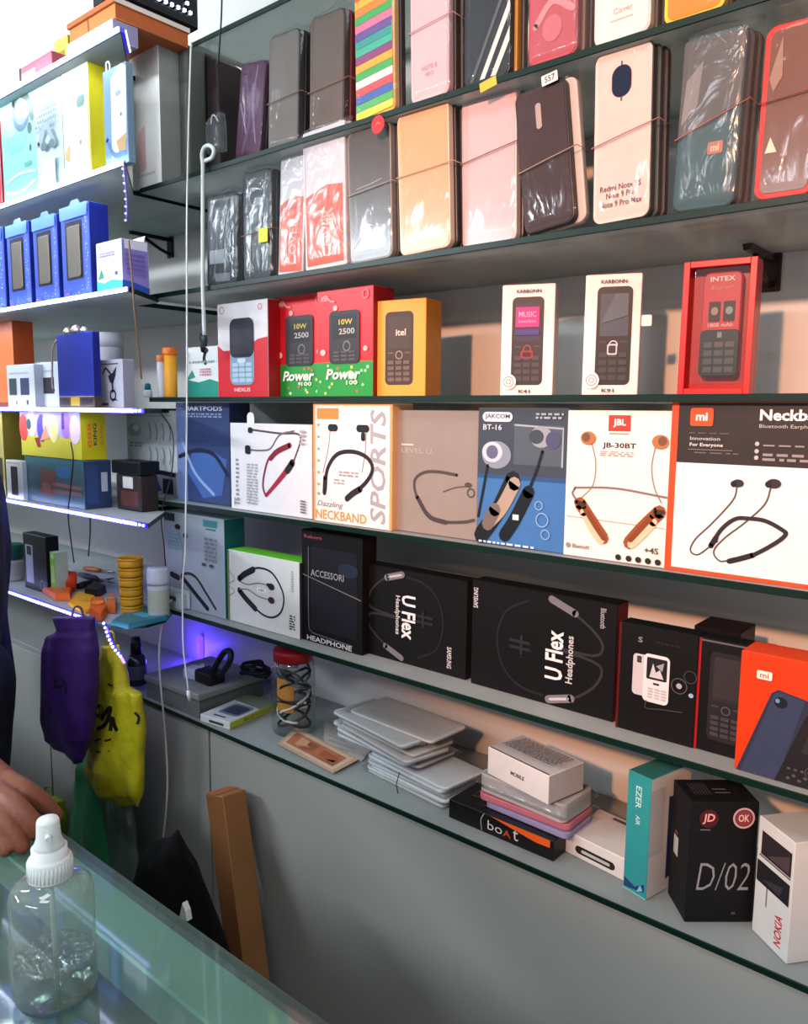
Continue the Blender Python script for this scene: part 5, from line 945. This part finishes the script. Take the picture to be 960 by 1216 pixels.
# white charging adapter plugged by the shelf end
p, W, H = place(196, 214, 702, ZD+.001, .905); t = thing('power_adapter', 'small white charging adapter in front of the pale earphone box, with hanging wires', 'charger', p)
mb = MB(); mb.box((0, 0, 0), (W, .018, H), M('a4b0b2', .35), .002, seg=2); mb.build('body', t); mb = MB(); mb.box((W*.25, -.0012, H*.55), (W*.75, .0002, H*.8), M('2a3a3c', .3), .0004); mb.build('usb_port', t)
# ------------------------------------------------------------------ hanging wires
def wire(name, label, px, rad, col, part=None, cat='cable', ends=None):
    P = [atY(x, y, Y) for x, y, Y in px]; t = thing(name, label, cat, P[0]); mb = MB(); mb.tube(cm([q-P[0] for q in P], 8), rad, M(col, .4), 8); mb.build('cable', t)
    for nm, i, c, r_ in (ends or []):
        q = P[i]-P[0]; m = MB(); dr = (P[i]-P[i-1 if i > 0 or i == -1 else 1]).normalized(); m.tube([q-dr*.003, q+dr*.006, q+dr*.018], [r_, r_*1.1, r_*.8], M(c, .35), 10); m.build(nm, t)
    return t, P
wire('hanging_wire', 'long white wire hanging down in front of the shelves from the brown bag', [(227, 50, .885), (224, 150, .88), (222, 260, .88), (222, 380, .878), (222, 480, .877), (221, 580, .875), (220, 650, .873), (217, 690, .872), (217, 730, .872), (218, 770, .872), (224, 822, .872)], .0016, 'd8dad4', ends=[('plug', -1, 'd0d2d0', .004)])
t, P = wire('hanging_wire', 'white wire looping down beside the storage box to the counter', [(204, 712, .898), (198, 722, .885), (190, 760, .875), (190, 800, .872), (196, 870, .87), (199, 930, .86), (195, 985, .85), (188, 1030, .84), (178, 1062, .83)], .0022, 'a8a8a2')
# led dots along the lower part of the long wire
t = thing('hanging_led_string', 'thin LED string hanging from the white lit shelf past the power banks', 'light string', atY(147, 193, .775)); o0 = t.location.copy()
P = [atY(x, y, .775)-o0 for x, y in ((147, 193), (149, 215), (151, 240), (151, 262))]; mb = MB(); mb.tube(cm(P, 4), .002, M('6a5ab0', .4), 8); mb.build('strip', t)
C = cm(P, 8)
for i in range(0, len(C), 3):
    mb = MB(); mb.lathe([(0, -.002), (.0018, -.001), (.0018, .001), (0, .002)], emit('b8b0ff', 3), 8); o = mb.build('led', t); o.location = C[i]+Vector((0, -.003, 0))
P = [(153, 285, .776), (157, 330, .776), (160, 370, .78), (164, 410, .79), (168, 450, .80)]
wire('hanging_wire', 'thin brown cord hanging from the power bank shelf', P, .0017, '7a5a48')
t = thing('hanging_led_string', 'LED string drooping from the tool shelf corner beside the yellow bag', 'light string', atY(125, 745, .772)); o0 = t.location.copy()
P = [atY(x, y, .772)-o0 for x, y in ((125, 740), (130, 755), (136, 768), (145, 779), (149, 786))]; mb = MB(); mb.tube(cm(P, 4), .003, M('3a2ab0', .4), 8); mb.build('strip', t)
for i, q in enumerate(cm(P, 3)):
    mb = MB(); mb.lathe([(0, -.003), (.0028, -.0015), (.0028, .0015), (0, .003)], emit('c8c4ff' if i < 10 else 'b070e0', 3.5), 8); o = mb.build('led', t); o.location = q+Vector((0, -.003, 0))
wire('hanging_wire', 'thin dark cord dropping from the yellow box to the tool shelf', [(84, 525, .776), (87, 545, .776), (84, 580, .776), (81, 610, .778), (84, 640, .80), (88, 668, .83)], .0014, '1c1b22')
wire('hanging_wire', 'second dark cord dropping from the LED-edged shelf to the tools', [(107, 612, .79), (107, 635, .80), (105, 660, .84)], .0015, '24232a')
wire('hanging_wire', 'thin dark cord down the end of the pale earphone box', [(191, 490, .89), (205, 515, .89), (204, 560, .89), (192, 610, .89), (195, 650, .89), (198, 690, .895)], .0012, '3a2028')
wire('hanging_wire', 'black cord hanging before the topmost glass shelf', [(264, -20, .895), (263, 20, .893), (261, 50, .893), (259, 78, .9)], .0015, '17171c')
t, P = wire('hanging_cable', 'white cable hooked over the shelf edge beside the crumpled black pouch', [(243, 400, .893), (241, 340, .892), (241, 270, .892), (241, 215, .891), (241, 196, .89), (240, 184, .889), (243, 175, .888), (249, 173, .888), (254, 178, .889), (252, 187, .89), (244, 191, .89)], .0036, 'c8ccca', ends=[('plug', 0, '2a3a40', .005)])
mb = MB(); mb.box(atY(236, 425, .90), atY(236, 425, .90)+Vector((.016, .01, .03)), M('141418', .4), .003, seg=2); 
t = thing('microphone_clip', 'tiny black clip microphone hanging beside the small green-waved carton', 'clip', atY(241, 405, .915)); m2 = MB(); m2.lathe([(0, -.022), (.004, -.02), (.0055, -.01), (.004, -.002), (.006, .003), (.006, .012), (0, .016)], M('131318', .4), 14); m2.build('head', t); m2 = MB(); m2.tube([(0, 0, .014), (-.001, 0, .03), (.0, 0, .05)], .0012, M('3a3a8a', .4), 6); m2.build('cord', t); mb.bm.free()

t = thing('plastic_bag', 'small clear crumpled plastic bag hanging by the white hooked cable', 'plastic bag', atY(246, 182, .905))
sleeve(t, .035, .05, .016, .014, .004, 77, CRINK2, 'bag_film'); mb = MB(); mb.tube(cm([(.005, .006, .05), (.012, .004, .062), (.02, .004, .06), (.026, .006, .05)], 5), .0012, M('d0d4d4', .4), 6); mb.build('drawstring', t)
# ------------------------------------------------------------------ hanging bags
def loft(rows, Y, ma, seed=1, fold=.006, n=36, cap=True, fx=26, fz=9):
    bm = bmesh.new(); off = Vector((seed*7.3, seed*3.1, 0)); rings = []
    rows2 = []
    for a, b in zip(rows, rows[1:]):
        for k in range(5): t = k/5; t2 = t*t*(3-2*t); rows2.append([a[0]+(b[0]-a[0])*t]+[a[i]+(b[i]-a[i])*t2 for i in (1, 2, 3)])
    rows2.append(list(rows[-1]))
    for (y, x0, x1, dp) in rows2:
        a, b = atY(x0, y, Y), atY(x1, y, Y); c = (a+b)/2; h = (b-a)/2; ring = []
        for j in range(n):
            t = 2*math.pi*j/n; ct, st = math.cos(t), math.sin(t); e = .75
            p = c + h*(math.copysign(abs(ct)**e, ct)) + Vector((0, dp/2*math.copysign(abs(st)**e, st), 0))
            nz = noise.noise(Vector((p.x*fx, st*1.5, p.z*fz))+off)+.5*noise.noise(Vector((p.x*fx*2.3, st, p.z*fz*2))+off)
            p += Vector((.15*ct, st, 0))*nz*fold; ring.append(bm.verts.new(p))
        rings.append(ring)
    for a, b in zip(rings, rings[1:]):
        for j in range(n):
            f = bm.faces.new((a[j], b[j], b[(j+1) % n], a[(j+1) % n])); f.smooth = True
    if cap:
        bm.faces.new(rings[-1][::-1]); bm.faces.new(rings[0])
    bmesh.ops.recalc_face_normals(bm, faces=bm.faces[:]); return bm
def shift(o, t): o.matrix_parent_inverse = Matrix.Translation(-t.location)
def bag(name, label, rows, Y, ma, hook, seed, fold, deco=None, dcol='111111', fx=26, handle='2a1840', dlabel=None):
    top = atY((rows[0][1]+rows[0][2])/2, rows[0][0], Y); t = thing(name, label, 'bag', top)
    bm = loft(rows, Y, ma, seed, fold, fx=fx); mb = MB(); bvh = BVHTree.FromBMesh(bm); mb.merge(bm, ma=ma); o = mb.build('bag_body', t); shift(o, t)
    mb = MB(); mb.tube(cm([atY(x, y, yy) for x, y, yy in hook], 6), .003, M(handle, .6), 8, True, .6); o = mb.build('handle', t); shift(o, t)
    if deco:
        for pts, w in deco:
            mb = MB()
            P = cm([Vector((x, y, 0)) for x, y in pts], 6); sd = []
            for i, p in enumerate(P):
                tt = (P[min(i+1, len(P)-1)]-P[max(i-1, 0)]).normalized(); nn = Vector((-tt.y, tt.x, 0))
                row = []
                for s in (w, -w):
                    q = p+nn*s; d = ray(q.x, q.y).normalized(); hit = bvh.ray_cast(EYE, d)
                    row.append((hit[0] if hit[0] else EYE+d*(Y/d.y))-d*.0012)
                sd.append(row)
            for a, b in zip(sd, sd[1:]): mb.face([a[0], a[1], b[1], b[0]], M(dcol, .6))
            o = mb.build('printed_letter', t, dlabel); shift(o, t)
    return t
bag('hanging_bag', 'dark purple cloth bag hanging from the lit edge of the tool shelf', [(733, 64, 112, .02), (748, 70, 111, .03), (757, 58, 112, .04), (775, 55, 113, .05), (810, 55, 112, .055), (850, 55, 109, .055), (876, 58, 106, .045), (886, 66, 102, .03), (896, 80, 99, .02), (906, 88, 96, .012)], .742,
    M('35195c', .55, bump=.25, bscale=35, var=.2, scale=14), [(85, 738, .742), (88, 722, .77), (96, 722, .776), (100, 738, .742)], 3, .005, [([(66, 806), (64, 818)], 1.4), ([(70, 804), (77, 812), (78, 824)], 1.4), ([(66, 816), (76, 814)], 1.2)], '1a0c30', dlabel='small dark printed letter')
bag('hanging_bag', 'yellow bag with black brush lettering hanging behind the purple bag', [(766, 122, 140, .012), (785, 118, 146, .025), (815, 112, 150, .03), (826, 110, 166, .035), (870, 106, 170, .04), (915, 104, 169, .04), (940, 118, 167, .035), (958, 140, 164, .01)], .800,
    M('b4aa1c', .45, bump=.6, bscale=24, var=.25, scale=12), [(126, 770, .80), (129, 752, .795), (135, 752, .795), (137, 770, .80)], 5, .012, [([(112, 842), (117, 838), (121, 842), (117, 850), (112, 847)], 2.0), ([(120, 855), (124, 848), (131, 840), (128, 854), (123, 862), (115, 866)], 2.3), ([(131, 868), (133, 852), (136, 862), (139, 868)], 2.2), ([(112, 880), (120, 877)], 1.2), ([(124, 880), (132, 878)], 1.2), ([(114, 812), (118, 816)], 1.2), ([(128, 812), (134, 815)], 1.2), ([(160, 846), (165, 852), (163, 860)], 1.6), ([(114, 893), (130, 892)], 1)], '1a1a10', handle='8a8418', dlabel='black brush stroke')
GB = clear('green_film', '7fae8a', .15, .05, 1.5, bump=.9, bscale=30, diff=.7, diffcol='5cd490', stretch=(1.5, 1.5, .4), trans=.4)
GB2 = clear('clear_film', 'c8d4cc', .15, .06, 1.5, bump=1, bscale=30, diff=.45, diffcol='9fb4a8', stretch=(1.5, 1.5, .35), trans=.4)
top = atY(110, 905, .85); t = thing('hanging_bag', 'green and clear plastic carrier bag hanging below the yellow bag', 'bag', top)
mb = MB(); bm = loft([(898, 100, 122, .02), (912, 94, 130, .05), (940, 92, 136, .05), (985, 88, 138, .05), (1040, 82, 140, .05), (1080, 84, 140, .05)], .862, GB, 9, .010, fx=34); mb.merge(bm, ma=GB); o = mb.build('green_film', t); shift(o, t)
mb = MB(); bm = loft([(925, 128, 140, .02), (950, 118, 152, .05), (990, 108, 160, .04), (1040, 100, 164, .04), (1085, 104, 166, .04)], .868, GB2, 4, .010, fx=40); mb.merge(bm, ma=GB2); o = mb.build('clear_film', t); shift(o, t)
mb = MB(); mb.tube(cm([atY(100, 905, .85), atY(104, 885, .86), atY(114, 880, .87), atY(118, 900, .85)], 6), .003, GB, 8); o = mb.build('handle', t); shift(o, t)
# lime pouch behind the hand
bag('hanging_bag', 'small lime pouch low on the cabinet beside the green carrier bag', [(946, 44, 66, .015), (952, 40, 74, .03), (975, 40, 78, .04), (1010, 44, 76, .03)], .86, M('9aa820', .5, bump=.3, bscale=30), [(52, 948, .86), (54, 936, .87), (60, 936, .87), (62, 948, .86)], 6, .004, None, handle='8a9018')
# ------------------------------------------------------------------ behind the counter
A = atY(268, 940, .86); B = Vector((-.93, .80, 0)); ax = (A-B); Lc = ax.length; q = ax.to_track_quat('Z', 'Y')
t = thing('cardboard_tube_box', 'long brown cardboard carton leaning on the grey cabinet', 'box', B); w = .031
CB = M('8a5c34', .75, var=.15, scale=14); CB2 = M('7a4a26', .75, var=.15, scale=14)
mb = MB(); zx = ax.normalized(); xx = Vector((math.cos(R(-6)), math.sin(R(-6)), 0)); xx = (xx-zx*xx.dot(zx)).normalized(); rot = Matrix((xx, zx.cross(xx), zx)).transposed().to_4x4()
mb.box((-w, -w*.8, .006), (w, w*.8, Lc), CB, .002, {'-y': CB2, '+x': CB}, mat=rot); mb.build('carton', t)
mb = MB(); mb.box((-w*1.02, -w*.82, Lc), (w*.2, w*.82, Lc+.0015), M('a0562f', .7), .0005, mat=rot); mb.build('end_flap', t)
p = Vector((-1.03, .655, 0)); HS = atY(228, 1012, .66).z; t = thing('sack', 'black plastic sack slumped beside the brown cardboard carton', 'bag', p)
mb = MB(); bm = bmesh.new(); bmesh.ops.create_uvsphere(bm, u_segments=28, v_segments=18, radius=1)
for v in bm.verts:
    n_ = v.co.copy(); k = 1+.16*noise.noise(n_*2.2)+.06*noise.noise(n_*6); z = (n_.z+1)/2
    v.co = Vector((n_.x*.135*k*(1-.2*z), n_.y*.105*k*(1-.2*z), .004+z*HS*(1+.04*noise.noise(n_*3))))
for f in bm.faces: f.smooth = True
mb.merge(bm, ma=M('040404', .85, bump=.3, bscale=30, spec=.15)); mb.build('sack_body', t)
mb = MB(); q0 = atZ(222, 1088, .62)-p; mb.slab([(-.01, 0), (.008, .003), (.005, .016), (-.002, .024)], -.004, .004, M('d0d4d0', .5), .001); o = mb.build('white_paper', t, 'white paper scrap on the sack'); o.location = atY(221, 1092, .545)-p

# ------------------------------------------------------------------ glass counter in front
ZT = 1.06; BE = .3655; x0, x1 = -2.6, -.22
t = thing('display_counter', 'glass topped display counter in the foreground', 'counter', (x0, BE, 0)); Wc = x1-x0
TG = clear('counter_glass', 'cfe2dc', .04, .06, 1.5, diff=.10, diffcol='a9bdb6'); FR = M('d2e2da', .35, .1, var=.18, scale=9, coat=.3); DK = M('1c2226', .5)
mb = MB(); mb.box((0, -.9, ZT-.010), (Wc, 0, ZT), TG, 0, {'+y': GEDGE}); mb.build('glass_top', t)
mb = MB(); mb.box((0, -.050, ZT-.050), (Wc, -.004, ZT-.0105), FR, .002); mb.build('back_rail', t, 'pale green-grey rail under the glass')
mb = MB(); mb.box((0, -.045, .05), (Wc, -.02, ZT-.0505), DK, .001); mb.build('back_panel', t)
mb = MB(); mb.box((0, -.88, ZT-.125), (Wc, -.051, ZT-.115), M('3a464a', .3, var=.2, scale=6), .001); mb.build('inner_shelf', t)
mb = MB(); mb.box((0, -.9, 0), (Wc, -.02, .05), DK, .001); mb.build('plinth', t)
mb = MB(); mb.box((0, -.9, .05), (Wc, -.88, ZT-.011), TG, .001); mb.build('front_glass', t)
def inbox(label, x, y, w, d, h, col, rot=0, ops=None, cat='box'):
    z = ZT-.115+.0005; t = thing('phone_box', label, cat, (x, y, z), (0, 0, R(rot))); mb = MB(); mb.box((0, 0, 0), (w, d, h), M(col, .35), .001); mb.build('carton', t)
    printing(t, (w, d, h), 'printed_design', ops or [('k', .2, .2, .8, .8, .05, '2a2c34'), ('r', .3, .3, .7, .7, '46505e')], 'top')
def ib(label, px, *a):
    q = atZ(px[0], px[1], ZT-.085); inbox(label, q.x, min(q.y, .300-a[1]), *a)
ib('blue box inside the counter beside the clear bottle', (124, 1206), .060, .075, .03, '2434d8', 10, [('r', .1, .1, .9, .35, '3a4af0'), ('k', .3, .45, .7, .9, .05, '1a2058')])
ib('dark box inside the counter beside the blue box', (186, 1212), .055, .075, .03, '20242e', 4)
ib('orange-brown box inside the counter, nearest the picture edge', (258, 1222), .07, .06, .03, '9a4422', -8, [('r', .1, .1, .9, .4, 'c0582c'), ('k', .3, .5, .7, .9, .05, '3a2a26')])
ib('second blue box inside the counter, behind the clear bottle', (-26, 1180), .06, .075, .03, '2434c8', -6, [('r', .1, .5, .9, .8, '4a58e8')])
ib('green-grey box inside the counter under the hand', (-20, 1090), .07, .07, .025, '5a7468', 3)
# ------------------------------------------------------------------ spray bottle of clear liquid
p = atZ(67, 1178, ZT); p = Vector((p.x, p.y, ZT+.0006)); Rb = .0298; HT = htop(p, 973, ZT)
t = thing('sanitizer_bottle', 'clear plastic spray bottle with white nozzle, part filled with clear liquid', 'bottle', p)
hb = HT*.665
prof = [(0, .0015), (Rb*.6, .001), (Rb*.9, .0), (Rb, .006), (Rb*1.0, hb*.55), (Rb, hb*.86), (Rb*.96, hb*.92), (Rb*.8, hb*.97), (Rb*.52, hb), (Rb*.5, hb*1.06)]
def smooth(pf): return [(v.x, v.y) for v in cm([Vector((a, b, 0)) for a, b in pf], 4)]
BP = clear('bottle_plastic', 'e4ece8', .06, .035, 1.38, bump=.12, bscale=14, diff=.10, diffcol='e8f0ee')
mb = MB(); mb.lathe(prof, BP, 44); mb.build('bottle_body', t)
mb = MB(); rim = [(0, .003), (Rb*.93, .003), (Rb*.955, .008), (Rb*.955, hb*.34)]
mb.lathe(rim, LIQ, 40)
N_ = 40; bm = mb.bm; mi = mb.mi(clear('liquid_surface', 'dfe8e4', .05, .16, 1.4, bump=.8, bscale=70)); c0 = bm.verts.new((0, 0, hb*.335)); ring = [[bm.verts.new((Rb*.955*k*math.cos(2*math.pi*j/N_), Rb*.955*k*math.sin(2*math.pi*j/N_), hb*.335+.0014*noise.noise(Vector((k*3*math.cos(j*.3), k*3*math.sin(j*.3), 2))))) for j in range(N_)] for k in (.33, .66, 1)]
for j in range(N_):
    bm.faces.new((c0, ring[0][j], ring[0][(j+1) % N_])).material_index = mi
    for a, b in zip(ring, ring[1:]): bm.faces.new((a[j], b[j], b[(j+1) % N_], a[(j+1) % N_])).material_index = mi
mb.build('liquid', t, 'clear liquid filling the bottom third')
WP = M('d9dcda', .4); mb = MB()
mb.lathe([(0, hb*1.01), (Rb*.52, hb*1.01), (Rb*.535, hb*1.03), (Rb*.52, hb*1.17), (Rb*.48, hb*1.19), (Rb*.42, hb*1.2), (Rb*.42, hb*1.27), (0, hb*1.27)], WP, 36)
for j in range(36):
    a = 2*math.pi*j/36; mb.tube([(Rb*.53*math.cos(a), Rb*.53*math.sin(a), hb*1.04), (Rb*.52*math.cos(a), Rb*.52*math.sin(a), hb*1.16)], .0005, WP, 5)
mb.build('collar', t)
mb = MB(); mb.lathe([(0, hb*1.26), (Rb*.37, hb*1.26), (Rb*.35, hb*1.30), (Rb*.29, hb*1.35), (Rb*.27, HT*.985), (Rb*.24, HT), (0, HT)], WP, 28); mb.tube([(Rb*.2, -Rb*.1, HT*.93), (Rb*.42, -Rb*.2, HT*.93)], .0022, WP, 10); mb.build('spray_nozzle', t)
mb = MB(); mb.tube([(0, 0, hb*1.02), (.001, 0, hb*.5), (.003, 0, hb*.03)], .0019, clear('dip_plastic', 'e8ecea', .2, .12, 1.45, diff=.35, diffcol='dfe6e2'), 10); mb.build('dip_tube', t)

# ------------------------------------------------------------------ the shopkeeper at the frame edge
SKIN = M('7a4632', .5, var=.1, scale=25, bump=.08, bscale=220); SHIRT = M('09080b', .9, bump=.2, bscale=60); PANT = M('20222a', .8)
def blob(chains, vox, iters=4):
    """limbs given as chains of (point, radius) fused into one continuous smooth skin"""
    bm = bmesh.new()
    for ch in chains:
        P = [Vector(c[0]) for c in ch]; rd = [c[1] for c in ch]; fine = []; fr = []
        C = cm(P, 5); n = len(C)
        for i in range(n):
            u = i/5; k = min(int(u), len(rd)-2) if len(rd) > 1 else 0; f = u-k; fine.append(C[i]); fr.append(rd[k]+(rd[k+1]-rd[k])*f)
        m_ = MB(); m_.bm.free(); m_.bm = bm; m_.tube(fine, fr, SKIN, 14)
        for e, r_ in ((fine[0], fr[0]), (fine[-1], fr[-1])):
            bmesh.ops.create_uvsphere(bm, u_segments=14, v_segments=8, radius=r_*.995, matrix=Matrix.Translation(e))
    me = bpy.data.meshes.new('body'); bm.to_mesh(me); bm.free(); ob = bpy.data.objects.new('body', me); COL.objects.link(ob)
    r_ = ob.modifiers.new('r', 'REMESH'); r_.mode = 'VOXEL'; r_.voxel_size = vox; s_ = ob.modifiers.new('s', 'SMOOTH'); s_.iterations = iters; s_.factor = .5
    bpy.context.view_layer.update(); me2 = bpy.data.meshes.new_from_object(ob.evaluated_get(bpy.context.evaluated_depsgraph_get()))
    b2 = bmesh.new(); b2.from_mesh(me2); bpy.data.objects.remove(ob); bpy.data.meshes.remove(me); bpy.data.meshes.remove(me2)
    for f in b2.faces: f.smooth = True
    return b2
base = Vector((-1.70, .55, 0)); face = Vector((.12, -1, 0)).normalized(); rgt = Vector((face.y, -face.x, 0))   # rgt: the person's own right-hand side is -rgt
def bp(s, f, z): return base + Vector((-face.y, face.x, 0))*s + face*f + Vector((0, 0, z))
elbow = atY(-42, 626, .47); wrist = atZ(-52, 908, 1.11); hand_c = atZ(20, 946, 1.098)
sh = bp(.20, .03, 1.37); sh2 = bp(-.19, 0, 1.42); el2 = bp(-.30, -.03, 1.13); wr2 = bp(-.27, .12, .92)
torso = [(bp(0, 0, .93), .145), (bp(0, .0, 1.08), .135), (bp(0, 0, 1.22), .15), (bp(0, 0, 1.36), .14), (bp(0, 0, 1.44), .09)]
chs = [torso, [(sh2, .06), (bp(0, 0, 1.42), .09), (sh, .06)], [(bp(0, 0, 1.40), .065), (bp(0, .02, 1.52), .055), (bp(0, .03, 1.58), .055)], [(bp(0, .035, 1.60), .075), (bp(0, .03, 1.70), .09)], [(bp(0, .11, 1.655), .012), (bp(0, .128, 1.63), .014)],
       [(bp(-.086, .02, 1.65), .012), (bp(-.09, .02, 1.67), .018)], [(bp(.086, .02, 1.65), .012), (bp(.09, .02, 1.67), .018)],
       [(sh, .055), ((sh+elbow)/2, .047), (elbow, .04), (elbow.lerp(wrist, .35), .04), (wrist, .026)], [(sh2, .055), ((sh2+el2)/2, .047), (el2, .04), (el2.lerp(wr2, .4), .038), (wr2, .026), (wr2+Vector((0, 0, -.09)), .03), (wr2+Vector((.01, -.02, -.16)), .014)]]
for s in (.09, -.09): chs.append([(bp(s, 0, .95), .095), (bp(s, .02, .50), .06), (bp(s, -.01, .30), .05), (bp(s, -.02, .07), .035), (bp(s, .02, .04), .036), (bp(s, .14, .03), .028)])
bb = blob(chs, .012)
# the resting hand: palm, four unequal bent fingers, thumb leaving the side of the palm
def Hp(x, y, z): return atZ(x, y, z)
zc = ZT
palm = [[(Hp(-46, 910, zc+.045), .024), (Hp(-22, 916, zc+.046), .021), (Hp(0, 926, zc+.042), .016)], [(Hp(-42, 925, zc+.04), .022), (Hp(-24, 936, zc+.038), .02), (Hp(-8, 948, zc+.032), .016)]]
fing = [
    [(Hp(0, 924, zc+.043), .0125), (Hp(28, 938, zc+.040), .0115), (Hp(50, 953, zc+.026), .0100), (Hp(66, 968, zc+.010), .0082)],
    [(Hp(-6, 938, zc+.040), .0125), (Hp(18, 957, zc+.037), .0115), (Hp(38, 977, zc+.024), .0098), (Hp(50, 994, zc+.009), .0082)],
    [(Hp(-14, 950, zc+.034), .0115), (Hp(4, 972, zc+.030), .0102), (Hp(18, 992, zc+.018), .009), (Hp(27, 1006, zc+.008), .0075)],
    [(Hp(-22, 958, zc+.028), .010), (Hp(-8, 980, zc+.024), .0088), (Hp(1, 998, zc+.014), .0078), (Hp(7, 1010, zc+.007), .0068)],
    [(Hp(-36, 914, zc+.036), .014), (Hp(-14, 912, zc+.030), .012), (Hp(8, 922, zc+.018), .0105), (Hp(24, 936, zc+.010), .009)]]
hb_ = blob([[(elbow.lerp(wrist, .72), .03), (wrist, .026), (Hp(-40, 915, zc+.045), .024)]]+palm+fing, .0022, 3)
t = thing('person', 'person in black clothes at the frame edge resting one hand on the glass counter', 'person', base)
mb = MB(); mb.merge(bb, ma=SKIN); mb.merge(hb_, ma=SKIN); o = mb.build('body', t); shift(o, t)
for i, f in enumerate(fing):
    pass
sl = blob([[(a, r_+.014) for a, r_ in torso], [(sh2, .074), (bp(0, 0, 1.42), .1), (sh, .074)], [(sh, .07), ((sh+elbow)/2, .062), (elbow, .056), (elbow.lerp(wrist, .35), .055), (elbow.lerp(wrist, .78), .042)], [(sh2, .07), ((sh2+el2)/2, .062), (el2, .056), (el2.lerp(wr2, .8), .045)]], .012)
mb = MB(); mb.merge(sl, ma=SHIRT); o = mb.build('shirt', t); shift(o, t)
pn = blob([[(bp(s, 0, .97), .115), (bp(s, .02, .50), .078), (bp(s, -.01, .30), .066), (bp(s, -.02, .10), .058)] for s in (.09, -.09)]+[[(bp(0, 0, .95), .15), (bp(0, 0, .86), .14)]], .012)
mb = MB(); mb.merge(pn, ma=PANT); o = mb.build('trousers', t); shift(o, t)
ha = blob([[(bp(0, -.035, 1.66), .085), (bp(0, -.01, 1.73), .088), (bp(0, .05, 1.765), .055)]], .01); mb = MB(); mb.merge(ha, ma=M('0f0d0d', .6, bump=.4, bscale=200)); o = mb.build('hair', t); shift(o, t)
for s in (.034, -.034):
    mb = MB(); mb.lathe([(0, -.009), (.007, -.006), (.010, 0), (.007, .006), (0, .009)], M('d8d4ce', .3), 14); o = mb.build('eye', t); o.matrix_parent_inverse = Matrix.Translation(-base); o.location = bp(s, .106, 1.675)
mb = MB(); a = bp(-.022, .112, 1.598); b = bp(.022, .112, 1.598); mb.tube([a, bp(0, .121, 1.596), b], [.002, .006, .002], M('6a322c', .5), 8); o = mb.build('mouth', t); shift(o, t)
for s in (.09, -.09):
    mb = MB(); P = [bp(s, -.04, .035), bp(s, .04, .04), bp(s, .15, .03)]; mb.tube(cm(P, 5), [.04]*5+[.045]*5+[.034], M('141416', .5), 12, True, .8); o = mb.build('shoe', t); shift(o, t)
